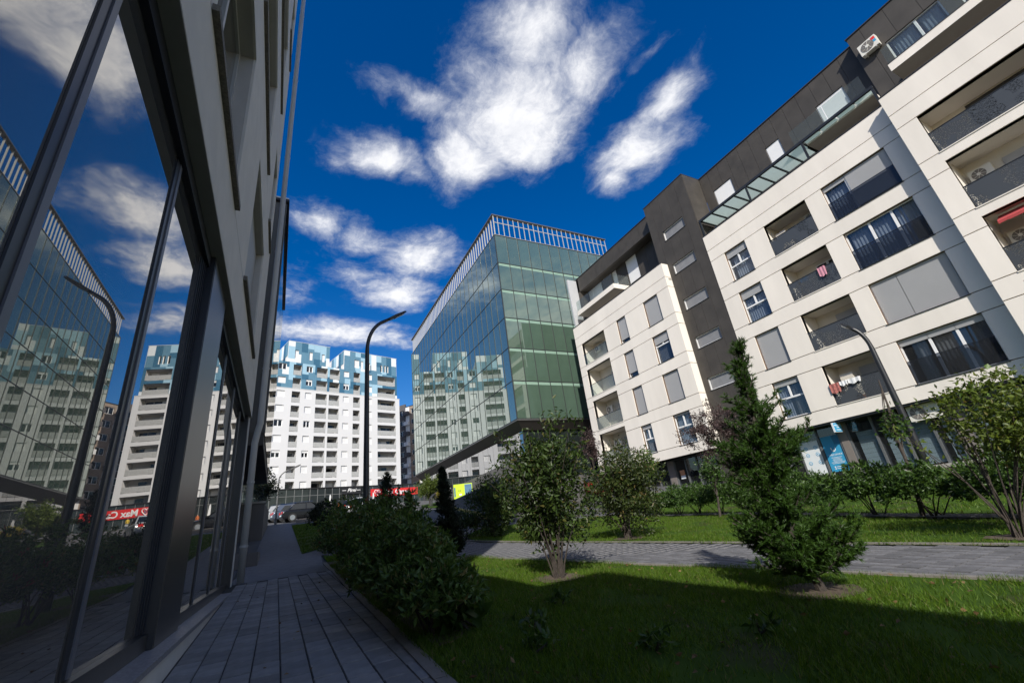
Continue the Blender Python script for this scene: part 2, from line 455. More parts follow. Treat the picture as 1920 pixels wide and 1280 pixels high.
LAWN = bpy.data.materials.new('lawn_turf'); LAWN.use_nodes = True
_t = LAWN.node_tree; _b = _t.nodes['Principled BSDF']; _b.inputs['Roughness'].default_value = .95; _b.inputs['Specular IOR Level'].default_value = .1
_c = _t.nodes.new('ShaderNodeTexCoord'); _n = _t.nodes.new('ShaderNodeTexNoise'); _n.inputs['Scale'].default_value = 1.3; _n.inputs['Detail'].default_value = 8
_t.links.new(_c.outputs['Object'], _n.inputs['Vector'])
_r = _t.nodes.new('ShaderNodeValToRGB')
_r.color_ramp.elements[0].position = .30; _r.color_ramp.elements[0].color = (.052, .046, .024, 1)
_r.color_ramp.elements[1].position = .46; _r.color_ramp.elements[1].color = (.032, .066, .008, 1)
_e = _r.color_ramp.elements.new(.75); _e.color = (.052, .100, .010, 1)
_t.links.new(_n.outputs['Fac'], _r.inputs[0]); _t.links.new(_r.outputs[0], _b.inputs['Base Color'])

near_edge = [(5.6, -1.5), (5.45, 1.8), (5.02, 4.25), (4.33, 8.04), (3.96, 10.7), (3.3, 13.4), (2.3, 15.6), (1.35, 16.4)]
far_edge = [(7.6, -1.5), (7.3, 2.3), (6.95, 5.5), (6.7, 7.75), (6.2, 11.5), (5.75, 14.5), (5.0, 17.2), (3.2, 19.0), (1.6, 18.4)]
path_r = [(.86, -4), (.95, 3.3), (1.03, 6), (1.10, 9.4), (1.18, 12), (1.20, 14.6), (1.30, 16.4)]
LAWN1 = [(.98, -4), (1.07, 3.3), (1.15, 6), (1.22, 9.4), (1.30, 12), (1.32, 14.6), (1.35, 16.3)] + list(reversed(near_edge[:-1])) + [(5.6, -4)]
LAWN2 = far_edge[:6] + [(6.1, 16.4), (7.64, 18.3), (8.8, 17.9), (11, 17.3), (13.4, 16.2), (12.45, 9.6), (10.75, 5.4), (9.85, 3.0), (9.0, -1.5)]
LAWN3 = [(9.6, -1.5), (10.45, 3.0), (11.35, 5.4), (13.05, 9.6), (14.1, 16.4), (15.5, 20.5), (24.2, 20.5), (25.9, 15), (25.9, 4), (24, -1.5)]
LAWN4 = [(.80, 17.6), (.92, 37), (2.9, 37), (3.6, 30), (3.1, 23), (1.9, 19.2)]
struct(sheet('lawn', LAWN1, .010, LAWN, .5))
struct(sheet('lawn', LAWN2, .012, LAWN, .5))
struct(sheet('lawn', LAWN3, .012, LAWN, 1.0))
struct(sheet('lawn', LAWN4, .012, LAWN, 1.0))
struct(sheet('grass_verge', [(12.6, 40), (13.4, 47), (15.5, 56), (18.3, 56), (18.3, 44), (17, 40)], .02, LAWN, 2))

# main footpath: bedding + single tiles near, fine paving beyond
fp = struct(sheet('footpath', [(-.74, -4)] + path_r + [(-.9, 16.4)], 0.0, TILEJ, .5))
tm = MB(); tm.box(-.0955, .0955, -.189, .189, -.03, .006)
tm.hexa([(-.0955, -.189, .006), (.0955, -.189, .006), (.0955, .189, .006), (-.0955, .189, .006), (-.0915, -.182, .012), (.0915, -.182, .012), (.0915, .182, .012), (-.0915, .182, .012)])
for i in (4, 5, 6, 7):                      # small chamfer on the top edge
    pass
tme = bpy.data.meshes.new('paving_tile'); tme.from_pydata(tm.v, [], tm.f); tme.materials.append(TILE)
slope = math.atan2(.52, 14)
stuff = MB()
cnt = 0
for ci in range(11):
    cx = -.60 + ci * .2 + .0
    off = .2 if ci % 2 else 0
    yy = 1.2 + off
    while yy < 12.3:
        xr = np.interp(yy, [p[1] for p in path_r], [p[0] for p in path_r])
        fx = min(1.0, (xr + .012 - (cx - .1)) / .2)      # tiles at the edging are cut to fit
        if fx > .12:
            o = inst('paving_tile', tme, fp, (cx - .1 + .1 * fx, yy, gz(cx, yy) + random.uniform(-.002, .002)))
            o.scale = (fx, 1, 1)
            o.rotation_euler = (slope + random.uniform(-.004, .004), random.uniform(-.006, .006), random.uniform(-.006, .006))
            cnt += 1
        yy += .4
struct(sheet('footpath_paving', [(-.9, 12.35), (1.185, 12.35), (1.20, 14.6), (1.30, 16.4), (1.9, 17.2), (1.9, 19.0), (.80, 17.5), (.90, 41), (-.62, 41), (-.62, 18.5)], .014, PAVEF, .5))
kb = MB()
for i in range(len(path_r) - 2):
    (x0, y0), (x1, y1) = path_r[i], path_r[i + 1]
    n_ = max(1, int((y1 - y0) / 1.0))
    for k in range(n_):
        a, b = k / n_, (k + 1) / n_
        ax, ay, bx_, by = x0 + (x1 - x0) * a, y0 + (y1 - y0) * a + .006, x0 + (x1 - x0) * b, y0 + (y1 - y0) * b - .006
        z0, z1 = gz(ax, ay), gz(bx_, by)
        e = MB().hexa([(ax + .01, ay, z0 - .1), (ax + .11, ay, z0 - .1), (bx_ + .11, by, z1 - .1), (bx_ + .01, by, z1 - .1),
                       (ax + .01, ay, z0 + .022), (ax + .11, ay, z0 + .022), (bx_ + .11, by, z1 + .022), (bx_ + .01, by, z1 + .022)])
        if (i, k) == (0, 0):
            kr = e.build('path_edging', KERBM); struct(kr)
        else:
            e.build('edging_stone', KERBM, kr)

# second footpath with block pavers
fp2 = struct(sheet('block_footpath', near_edge + list(reversed(far_edge)), .0, TILEJ, .5))
pm_ = MB(); pm_.box(-.062, .062, -.094, .094, -.02, .012)
pme = bpy.data.meshes.new('block_paver'); pme.from_pydata(pm_.v, [], pm_.f); pme.materials.append(PAVER)
NE = sorted((y, x) for x, y in near_edge); FE = sorted((y, x) for x, y in far_edge)
cand = []
yy = -1.2; row = 0
while yy < 18:
    xa = np.interp(yy, [a for a, _ in NE], [b for _, b in NE]); xb = np.interp(yy, [a for a, _ in FE], [b for _, b in FE])
    xx = xa + .09 + (.07 if row % 2 else 0)
    while xx < xb - .07:
        cand.append((xx, yy)); xx += .139
    yy += .204; row += 1
vis = [c for c in cand if c[1] > 1.3 and c[0] / c[1] < 3.6]
vis.sort(key=lambda c: c[0] ** 2 + c[1] ** 2)
keep = set(vis[:300])
sv, sf = [], []
pv = np.array(pm_.v); pf = np.array(pm_.f)
for (x, y) in cand:
    if (x, y) in keep:
        o = inst('block_paver', pme, fp2, (x, y, gz(x, y) + random.uniform(-.002, .003)))
        o.rotation_euler = (slope, random.uniform(-.01, .01), random.uniform(-.02, .02))
    else:
        a = random.uniform(-.02, .02)
        rot = np.array([[math.cos(a), -math.sin(a), 0], [math.sin(a), math.cos(a), 0], [0, 0, 1]])
        sf.append(pf + len(sv) * 8); sv.append(pv @ rot.T + (x, y, gz(x, y) + random.uniform(-.002, .003)))
so2 = np_mesh('block_pavers_far', np.concatenate(sv), np.concatenate(sf), PAVER, fp2)
so2['kind'] = 'stuff'
for nm, E_, dx in (('path_kerb', near_edge[:-1], -.06), ('path_kerb', far_edge[:-2], .06)):
    k_ = MB()
    for i in range(len(E_) - 1):
        (x0, y0), (x1, y1) = E_[i], E_[i + 1]
        z0, z1 = gz(x0, y0), gz(x1, y1)
        k_.hexa([(x0 + dx - .04, y0, z0 - .1), (x0 + dx + .04, y0, z0 - .1), (x1 + dx + .04, y1, z1 - .1), (x1 + dx - .04, y1, z1 - .1),
                 (x0 + dx - .04, y0, z0 + .03), (x0 + dx + .04, y0, z0 + .03), (x1 + dx + .04, y1, z1 + .03), (x1 + dx - .04, y1, z1 + .03)])
    struct(k_.build(nm, KERBM))
# narrow service pavement under the hedge
strip = [(9.0, -1.5), (9.85, 3.0), (10.75, 5.4), (12.45, 9.6), (13.4, 16.2), (14.0, 16.2), (13.0, 9.6), (11.3, 5.4), (10.4, 3.0), (9.5, -1.5)]
struct(sheet('service_pavement', strip, .05, PAVEF, 1))
# pavement with yellow kerb along the ramp wall
struct(sheet('pavement', [(9.6, 21.5), (11.0, 27), (12.9, 37), (13.4, 37), (11.6, 27), (10.3, 21.5)], .12, CONC, 1))
yk = MB()
pts = [(9.55, 21.5), (10.95, 27), (12.85, 37)]
for i in range(2):
    (x0, y0), (x1, y1) = pts[i], pts[i + 1]
    yk.hexa([(x0 - .08, y0, gz(x0, y0) - .1), (x0 + .07, y0, gz(x0, y0) - .1), (x1 + .07, y1, gz(x1, y1) - .1), (x1 - .08, y1, gz(x1, y1) - .1),
             (x0 - .08, y0, gz(x0, y0) + .135), (x0 + .07, y0, gz(x0, y0) + .135), (x1 + .07, y1, gz(x1, y1) + .135), (x1 - .08, y1, gz(x1, y1) + .135)])
struct(yk.build('yellow_kerb', YELK))
pk = MB()
for a, b in (((1.3, 40.6), (3.6, 40.4)),):
    pk.box(a[0], b[0], 40.3, 40.75, gz(2, 40) - .1, gz(2, 40) + .28)
tag(pk.build('kerb_block', KERBM), 'pale concrete block at the head of the footpath beside the parked cars', 'block')

# ------------------------------------------------------------------ left building with the shopfront
lb = thing('office_building', 'beige rendered building with tall dark shopfront glazing close on the left', 'building', (-.9, 6, -1))
FL = Fr((-.75, 0, 0), (0, 1, 0), (1, 0, 0))
SZ = 3.15                                    # underside of the upper floors
PITCHZ = 3.75
wins = []
for k in range(5):
    zb = 4.06 + k * PITCHZ
    cols = ((2.9, 5.15), (7.1, 10.3)) if k % 2 == 0 else ((5.1, 8.65), (10.55, 11.8))
    for (a, b) in cols:
        wins.append((a, b, zb, zb + 2.55, k))
YT, YE, ZTOP, ZLOW = 2.2, 12.3, 23.5, 4.15
holes = [w[:4] for w in wins]
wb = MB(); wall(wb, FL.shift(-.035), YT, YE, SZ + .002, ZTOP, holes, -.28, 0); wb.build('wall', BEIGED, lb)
for k in range(6):
    z0 = SZ if k == 0 else 3.99 + (k - 1) * PITCHZ + .006
    z1 = 3.99 + k * PITCHZ - .006 if k < 5 else ZTOP
    p = MB(); wall(p, FL, YT, YE, z0, min(z1, ZTOP), holes, -.033, 0); p.build('facade_band', BEIGE, lb)
p = MB(); p.box(-9, -.75, -2.2, YT - .004, SZ, ZLOW); p.build('unseen_shadow_wing', BEIGE, lb)  # unseen wing behind the camera, roof height set to place the lawn's shadow edge
p = MB(); p.box(-9, -.75, -14, -2.204, SZ, 5.45); p.build('unseen_shadow_wing', BEIGE, lb)  # taller unseen step, added to push the shadow further across the lawn
p = MB(); p.box(-9, -1.08, YT, YE, SZ + .004, ZTOP - .1); p.build('core', BEIGE, lb)
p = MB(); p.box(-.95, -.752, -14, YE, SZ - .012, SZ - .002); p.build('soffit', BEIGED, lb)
p = MB(); p.box(-9.1, -.70, YT, YE + .05, ZTOP + .002, ZTOP + .06); p.build('coping', CAP, lb)
p = MB(); p.box(-9, -.99, 12.0, YE - .002, -.7, SZ - .02); p.build('end_wall', BEIGE, lb)
for (a, b, z0, z1, k) in wins:
    w = MB()
    w.fb(FL, a, a + .07, z0, z1, -.26, -.20); w.fb(FL, b - .07, b, z0, z1, -.26, -.20); w.fb(FL, a + .07, b - .07, z1 - .08, z1, -.26, -.20); w.fb(FL, a + .07, b - .07, z0, z0 + .08, -.26, -.20)
    nm = 3 if b - a > 2.5 else 2
    for i in range(1, nm):
        u = a + (b - a) * i / nm; w.fb(FL, u - .04, u + .04, z0 + .08, z1 - .08, -.255, -.195)
    wo = w.build('window', PIPE, lb)
    for i in range(nm):
        u0, u1 = a + (b - a) * i / nm + .05, a + (b - a) * (i + 1) / nm - .05
        g = MB(); g.fb(FL, u0, u1, z0 + .07, z1 - .07, -.245, -.235); g.build('pane', LGLASS, wo)
    if k != 0 or a > 6:
        s = MB(); s.fb(FL, a + .03, b - .03, z0 + (1.0 if (k + int(a)) % 2 else .35), z1 - .01, -.19, -.16); s.build('shutter', SHUT, wo)
    s = MB(); s.fb(FL, a - .12, b + .12, z0 - .075, z0 - .002, -.20, .055); s.build('sill', SILLST, lb)
# shopfront
XG = -.92
mull = [2.01 - 1.52 * i for i in range(5, -1, -1)] + [3.53, 5.05]
mull2 = [6.17, 7.74, 9.43, 11.14, 12.0]
def pane_row(ms):
    for a, b in zip(ms[:-1], ms[1:]):
        g = MB(); g.box(XG - .012, XG, a - .02, b + .02, -.50, 3.02); g.build('shop_pane', LGLASS, lb)
pane_row(mull); pane_row(mull2)
for y in mull[:-1] + mull2[1:-1]:
    m_ = MB(); m_.box(XG + .001, XG + .010, y - .125, y - .056, -.465, 2.985); mo_ = m_.build('mullion', BLKFR, lb)
    m_ = MB(); m_.box(XG + .001, XG + .018, y - .055, y, -.466, 2.986); m_.build('mullion_face', MULF, mo_)
for (a, b) in ((mull[0], 5.05), (6.17, 12.0)):
    m_ = MB(); m_.box(XG - .01, XG + .05, a, b, 2.99, SZ - .014); m_.build('head_frame', BLKFR, lb)
    m_ = MB(); m_.box(XG - .01, XG + .055, a, b, -.587, -.47); m_.build('bottom_frame', ALU, lb)
m_ = MB(); m_.box(-1.0, -.825, 5.052, 5.075, -.588, SZ - .02); m_.build('column_reveal', BLKFR, lb)
for i in range(4):
    m_ = MB(); m_.box(XG + .001, XG + .010 + .006 * i, 4.82 + .055 * i, 4.84 + .055 * i, -.46, 2.98); m_.build('edge_profile', BLKFR, lb)
m_ = MB(); m_.box(-1.0, -.82, 5.08, 6.168, -.588, SZ - .02); m_.build('column', ALU, lb)
m_ = MB(); m_.box(-1.0, -.80, 12.002, 12.16, -.588, SZ - .02); m_.build('end_post', BLKFR, lb)
m_ = MB(); m_.box(-1.0, -.78, 12.165, 12.29, -.588, SZ - .02); m_.build('end_pilaster', BEIGE, lb)
p = MB(); p.box(-.99, -.715, -14, 12.31, -3, -.634); p.build('plinth', BEIGE, lb)
for i in range(9):
    a = -3.3 + i * 1.75
    p = MB(); p.box(-.995, -.69, a + .003, min(a + 1.747, 12.36), -.630, -.590); p.build('granite_ledge', GRANITE, lb)
p = MB(); p.box(-8, -1.02, -14, 11.9, -.7, SZ - .03); p.build('dark_core', DARKIN, lb)
pp = MB()
pp.tube([(-.64, 12.52, -.53), (-.64, 12.52, 2.55), (-.60, 12.52, 2.85), (-.56, 12.50, 3.05), (-.56, 12.50, 9), (-.56, 12.50, 16), (-.56, 12.5, 23.4)], .074, 12)
po = pp.build('downpipe', PIPE, lb, True)
for z in (.2, 1.6, 4.5, 8.2, 11.9, 15.6, 19.3):
    c_ = MB(); x_ = -.64 if z < 2.6 else -.56
    c_.tube([(x_, 12.51, z), (x_, 12.51, z + .05)], .084, 12); c_.build('pipe_collar', PIPE, po)

# ------------------------------------------------------------------ second building on the left
b2 = thing('glazed_building', 'dark overhanging building with glass side behind the downpipe', 'building', (-3, 20, 0))
FB2 = Fr((-.58, 0, 0), (0, 1, 0), (1, 0, 0))
p = MB(); p.box(-12, -.62, 16.5, 26.3, 3.6, 13.3); p.build('body', DARKC, b2)
for r_ in range(3):
    for c_ in range(6):
        y0 = 16.55 + c_ * 1.62; z0 = 3.66 + r_ * 3.2
        g = MB(); g.fb(FB2, y0 + .02, y0 + 1.6, z0 + .02, z0 + 3.17, -.02, 0); g.build('pane', LGLASS, b2)
for i in range(4):
    g = MB(); g.box(-4.0 + i * .86 + .01, -4.0 + (i + 1) * .86 - .01, 16.47, 16.497, 3.7, 13.2); g.build('pane', LGLASS, b2)
p = MB(); p.box(-12.02, -.50, 16.4, 26.4, 13.302, 13.42); p.build('roof_edge', BLKFR, b2)
p = MB(); p.box(-12.0, -.53, 16.42, 26.38, 13.422, 13.5); p.build('coping', WHITE, b2)
p = MB(); p.box(-12, -.60, 16.45, 26.3, 3.3, 3.596); p.build('soffit', DARKC, b2)
p = MB(); p.box(-12, -2.2, 18.5, 26.3, -1, 3.29); p.build('lower_wall', DARKC, b2)
lw = MB(); lw.box(-2.6, -.44, 16.1, 18.2, -.9, .10)
tag(lw.build('low_wall', WALLD), 'low dark concrete wall on the path beyond the downpipe', 'wall')
lw = MB(); lw.box(-.9, -.40, 18.25, 19.6, -.6, .30)
rw = thing('retaining_wall', 'dark retaining wall with glass balustrade left of the rising footpath', 'wall', (-3, 28, 0))
m_ = MB(); m_.hexa([(-9, 26.6, -1), (-.64, 26.6, -1), (-.64, 40, 0), (-9, 40, 0), (-9, 26.6, 2.40), (-.64, 26.6, 2.40), (-.64, 40, 3.0), (-9, 40, 3.0)]); m_.build('wall_body', WALLD, rw)
m_ = MB(); m_.box(-9, -.60, 26.55, 26.95, 2.402, 2.50); m_.build('coping', CONC, rw)
for i in range(5):
    g = MB(); g.box(-.72 - 1.5 * (i + 1) + .02, -.72 - 1.5 * i, 26.7, 26.72, 2.51, 3.40); g.build('rail_pane', CLEARGL, rw)
# ------------------------------------------------------------------ right apartment building
ab = thing('apartment_building', 'white panelled apartment block with charcoal stair tower and set back dark penthouse floors', 'building', (30, 15, 0))
UY, NX = (0, 1, 0), (-1, 0, 0)
FM = Fr((25.15, 0, 0), UY, NX); FW = Fr((24.55, 0, 0), UY, NX); FS = Fr((25.2, 0, 0), UY, NX); FP = Fr((27.1, 0, 0), UY, NX); FQ = Fr((26.45, 0, 0), UY, NX)
ZB = [3.49, 6.48, 9.52, 12.55]; ZH = [5.61, 8.64, 11.67, 14.70]
GAP = .019
bands = [(2.80, 3.49), (5.61, 6.48), (8.64, 9.52), (11.67, 12.55), (14.70, 15.54), (15.54, 16.70)]
def panels(fr, y0, y1, holes):
    wb_ = MB(); wall(wb_, fr.shift(-.06), y0 + .01, y1 - .01, 2.81, 16.6, holes, -.24, 0); wb_.build('wall', JOINT, ab)
    for (a, b) in bands:
        p = MB(); wall(p, fr, y0, y1, a + GAP, b - GAP, holes, -.058, 0); p.build('facade_panel', STUCCO, ab)
    for k in range(4):
        hs = sorted((h[0], h[1]) for h in holes if h[2] < ZB[k] + .5 < h[3])
        u = y0
        for (a, b) in hs + [(y1, y1)]:
            if a - u > .05:
                p = MB(); p.fb(fr, u, a, ZB[k] + GAP, ZH[k] - GAP, -.058, 0); p.build('facade_panel', STUCCO, ab)
            u = b
def curtain(fr, u0, u1, z0, z1, d, m, parent):
    n = max(6, int((u1 - u0) / .045)); c = MB()
    for i in range(n):
        a, b = u0 + (u1 - u0) * i / n, u0 + (u1 - u0) * (i + 1) / n
        da = d + .03 * math.sin(i * 1.9) ; db = d + .03 * math.sin((i + 1) * 1.9)
        c.poly([fr.pt(a, z0, da), fr.pt(b, z0, db), fr.pt(b, z1, db), fr.pt(a, z1, da)])
    return c.build('curtain', m, parent)
def window(fr, u0, u1, z0, z1, muls=(), shut=0.0, transom=None, rail=False, curt=None, d=-.20, box_h=0.0, sh=SHUT, par=None, shut_cols=None, gl=WINGL):
    par = par or ab
    t = .06
    w = MB()
    w.fb(fr, u0, u0 + t, z0, z1, d - .05, d + .03); w.fb(fr, u1 - t, u1, z0, z1, d - .05, d + .03)
    w.fb(fr, u0 + t, u1 - t, z0, z0 + t, d - .05, d + .03); w.fb(fr, u0 + t, u1 - t, z1 - t, z1, d - .05, d + .03)
    es = [u0 + t] + sorted(muls) + [u1 - t]
    for m in muls: w.fb(fr, m - .05, m + .05, z0 + t, z1 - t, d - .052, d + .034)
    if transom:
        w.fb(fr, u0 + t, u1 - t, transom - .045, transom + .045, d - .05, d + .028)
        um = (u0 + u1) / 2; w.fb(fr, um - .045, um + .045, transom + .045, z1 - t, d - .05, d + .032)
    wo = w.build('window', WFRAME, par)
    for a, b in zip(es[:-1], es[1:]):
        g = MB(); g.fb(fr, a + .01, b - .01, z0 + t, z1 - t, d - .03, d - .02); g.build('pane', gl, wo)
    r_ = MB(); room(r_, fr, u0 - .02, u1 + .02, z0 - .02, z1 + .02, d - 1.2, d - .055); r_.build('room', DARKIN, wo)
    if curt:
        for (a, b, m) in curt: curtain(fr, a, b, z0 + t, z1 - .02, d - .16, m, wo)
    if shut > 0:
        cols = shut_cols or list(zip(es[:-1], es[1:]))
        for a, b in cols:
            h = (z1 - z0 - .04) * shut
            s = MB(); s.fb(fr, a - .01, b + .01, z1 - .03 - h, z1 - .03, d + .036, d + .06); s.build('shutter', sh, wo)
    s = MB(); s.fb(fr, u0 - .03, u1 + .03, z0 - .035, z0 - .004, d + .032, .035); s.build('sill', METAL, wo)
    if rail:
        g = MB(); g.fb(fr, u0 + .03, u1 - .03, z0 + .06, z0 + 1.06, -.055, -.04); g.build('rail_glass', RAILGL, wo)
        g = MB(); g.fb(fr, u0 + .02, u1 - .02, z0 + 1.062, z0 + 1.085, -.07, -.03); g.build('rail_bar', METAL, wo)
    return wo
PERF = bpy.data.materials.new('perforated_dark_panel'); PERF.use_nodes = True
_t = PERF.node_tree; _b = _t.nodes['Principled BSDF']; _o = _t.nodes['Material Output']; _b.inputs['Roughness'].default_value = .38; _b.inputs['Base Color'].default_value = (.060, .066, .074, 1)
_c = _t.nodes.new('ShaderNodeTexCoord'); _m = _t.nodes.new('ShaderNodeMapping'); _m.inputs['Scale'].default_value = (1, 9, 22)
_v = _t.nodes.new('ShaderNodeTexVoronoi'); _v.inputs['Scale'].default_value = 1.6
_g = _t.nodes.new('ShaderNodeMath'); _g.operation = 'LESS_THAN'; _g.inputs[1].default_value = .40
_n2 = _t.nodes.new('ShaderNodeTexNoise'); _n2.inputs['Scale'].default_value = 1.1
_a = _t.nodes.new('ShaderNodeMath'); _a.operation = 'GREATER_THAN'; _a.inputs[1].default_value = .47
_mm = _t.nodes.new('ShaderNodeMath'); _mm.operation = 'MULTIPLY'
_tr = _t.nodes.new('ShaderNodeBsdfTransparent'); _tr.inputs[0].default_value = (.85, .87, .88, 1)
_ms = _t.nodes.new('ShaderNodeMixShader')
_l = _t.links.new
_l(_c.outputs['Object'], _m.inputs[0]); _l(_m.outputs[0], _v.inputs['Vector']); _l(_v.outputs['Distance'], _g.inputs[0]); _l(_c.outputs['Object'], _n2.inputs['Vector']); _l(_n2.outputs['Fac'], _a.inputs[0])
_l(_g.outputs[0], _mm.inputs[0]); _l(_a.outputs[0], _mm.inputs[1]); _l(_mm.outputs[0], _ms.inputs[0]); _l(_b.outputs[0], _ms.inputs[1]); _l(_tr.outputs[0], _ms.inputs[2]); _l(_ms.outputs[0], _o.inputs[0])

def balcony(fr, u0, u1, z0, z1, door, depth=1.5, rail=PERF, rtop=1.06):
    r_ = MB(); room(r_, fr, u0, u1, z0, z1, -depth, -.062); bo = r_.build('balcony', SOFFW, ab)
    s = MB(); s.fb(fr, u0 + .005, u1 - .005, z0 - .03, z0 + .012, -.06, .03); s.build('slab_edge', STUCCO, bo)
    if rail:
        n = 2 if u1 - u0 > 3 else 1
        for i in range(n):
            a, b = u0 + (u1 - u0) * i / n + .02, u0 + (u1 - u0) * (i + 1) / n - .02
            g = MB(); g.fb(fr, a, b, z0 + .04, z0 + rtop, -.035, -.02); g.build('balustrade', rail, bo)
        g = MB(); g.fb(fr, u0 + .005, u1 - .005, z0 + rtop + .002, z0 + rtop + .035, -.055, -.005); g.build('handrail', METAL, bo)
    for (a, b, zt, kind) in door:
        g = MB(); g.fb(fr, a, b, z0 + .02, zt, -depth + .005, -depth + .05); g.build('balcony_door', {'s': SHUT, 'g': WFRAME, 'd': DARKIN}[kind], bo)
        if kind == 'g':
            for i in range(2):
                aa, bb = a + (b - a) * i / 2 + .08, a + (b - a) * (i + 1) / 2 - .06
                g = MB(); g.fb(fr, aa, bb, z0 + .1, zt - .08, -depth + .052, -depth + .06); g.build('door_pane', CARGL, bo)
    return bo
# main block
W1, W2, W3 = (13.33, 14.88), (9.43, 12.0), (5.50, 8.57)
mh = []
for k in range(4):
    for c in (W1, W2, W3): mh.append((c[0], c[1], ZB[k], ZH[k]))
panels(FM, 4.68, 15.95, mh)
window(FM, *W1, ZB[3], ZH[3], shut=.22, transom=13.55, curt=[(13.36, 14.6, CURT)])
window(FM, *W1, ZB[2], ZH[2], shut=.24, transom=10.55, curt=[(13.36, 14.85, CURT)])
window(FM, *W1, ZB[1], ZH[1], shut=1.0)
window(FM, *W1, ZB[0], ZH[0], shut=.14, transom=4.6, curt=[(13.5, 14.1, CURTD), (14.3, 14.85, CURT)])
MU = (6.48, 7.45)
window(FM, *W3, ZB[3], ZH[3], muls=(7.45,), rail=True, shut=.12, curt=[(7.52, 8.45, CURT)], shut_cols=[(7.47, 8.51)])
_s = MB(); _s.fb(FM, 5.53, 7.42, ZB[3] + .14, ZH[3] - .03, -.15, -.125); _s.build('shutter', SHUT, ab)
window(FM, *W3, ZB[2], ZH[2], muls=MU, rail=True, curt=[(7.55, 8.45, CURT), (6.55, 7.4, CURT), (5.6, 6.4, CURT)])
window(FM, *W3, ZB[1], ZH[1], muls=(7.45,), shut=1.0)
window(FM, *W3, ZB[0], ZH[0], muls=MU, rail=True, shut=.13, curt=[(6.55, 7.38, CURTD), (7.6, 8.0, CURTD), (5.6, 6.0, CURTD)])
for k, dr in ((3, [(9.7, 10.9, 14.4, 'd')]), (2, [(9.6, 10.9, 11.45, 'g')]), (1, [(9.75, 11.0, 8.35, 's')]), (0, [(9.75, 11.0, 5.3, 's')])):
    balcony(FM, *W2, ZB[k], ZH[k], dr)
# block one (far)
B1, N1, G1 = (20.58, 22.15), (24.34, 25.5), (27.22, 30.65)
bz = [(3.49, 6.10), (6.48, 9.10), (9.52, 12.07), (12.55, 14.70)]
bh = []
for k in range(4):
    bh += [(*B1, ZB[k], ZH[k]), (*N1, ZB[k], ZH[k]), (*G1, *bz[k])]
panels(FW, 19.40, 31.5, bh)
window(FW, *B1, ZB[3], ZH[3], shut=1.0); window(FW, *B1, ZB[2], ZH[2], shut=.3, transom=10.85, curt=[(21.3, 22.1, CURTD)])
window(FW, *B1, ZB[1], ZH[1], shut=1.0); window(FW, *B1, ZB[0], ZH[0], shut=.06, transom=4.7, curt=[(20.65, 22.1, CURT)])
window(FW, *N1, ZB[3], ZH[3], shut=.86); window(FW, *N1, ZB[2], ZH[2], shut=.82); window(FW, *N1, ZB[1], ZH[1], shut=1.0); window(FW, *N1, ZB[0], ZH[0], shut=.14, transom=4.55, curt=[(24.4, 25.4, CURT)])
balcony(FW, *G1, *bz[3], [(27.4, 29.0, 14.4, 'd')], rail=CLEARGL); balcony(FW, *G1, *bz[2], [(27.4, 29.0, 11.5, 'g')], rail=CLEARGL)
balcony(FW, *G1, *bz[1], [(27.4, 29.0, 8.5, 's')], rail=FROSTGL); balcony(FW, *G1, *bz[0], [(27.4, 29.2, 5.6, 's')], rail=FROSTGL)
for (a, b) in bands + [(ZB[k], ZH[k]) for k in range(4)]:
    p = MB(); p.box(24.612, 25.26, 19.402, 19.46, a + GAP, b - GAP); p.build('side_panel', STUCCO, ab)
p = MB(); p.box(24.62, 36, 19.47, 20.4, 2.82, 16.5)
p = MB(); p.box(24.62, 25.3, 31.3, 31.498, 2.81, 16.69); p.build('end_panel', STUCCO, ab)
# wing (near)
Gw = (-3.4, 3.9)
panels(FW, -9.0, 4.66, [(*Gw, *z) for z in bz])
for k in range(4):
    balcony(FW, *Gw, *bz[k], [(-1.6, 2.7, bz[k][0] + 2.05, 's' if k in (2, 1) else 'd')])
p = MB(); p.box(24.62, 25.2, 4.60, 4.658, 2.81, 16.69); p.build('side_panel', STUCCO, ab)
# copings, terraces, shell
for (fr, a, b) in ((FM, 4.70, 15.95), (FW, 19.38, 31.52), (FW, -9.0, 4.68)):
    p = MB(); p.fb(fr, a, b, 16.702, 16.75, -.32, .03); p.build('coping', CAP, ab)
    p = MB(); p.fb(fr, a, b, 15.3, 15.45, -2.8, -.31); p.build('terrace', CONC, ab)
for (x0, y0, y1, z1) in ((27.14, 4.9, 15.9, 22.3), (27.14, 20.2, 31.4, 22.3), (26.6, -9, 4.8, 22.3)):
    p = MB(); p.box(x0 + 1.4, 38, y0, y1, 2.9, z1); p.build('core', DARKC, ab)
p = MB(); p.box(26.1, 38, 31.2, 31.49, 0, 22.4); p.build('end_wall', DARKC, ab)
p = MB(); p.box(25.2, 26.3, 4.7, 31.4, 2.72, 2.802); p.build('soffit', METAL, ab)
p = MB(); p.box(24.6, 26.3, -9, 4.66, 2.722, 2.80); p.build('soffit', METAL, ab)
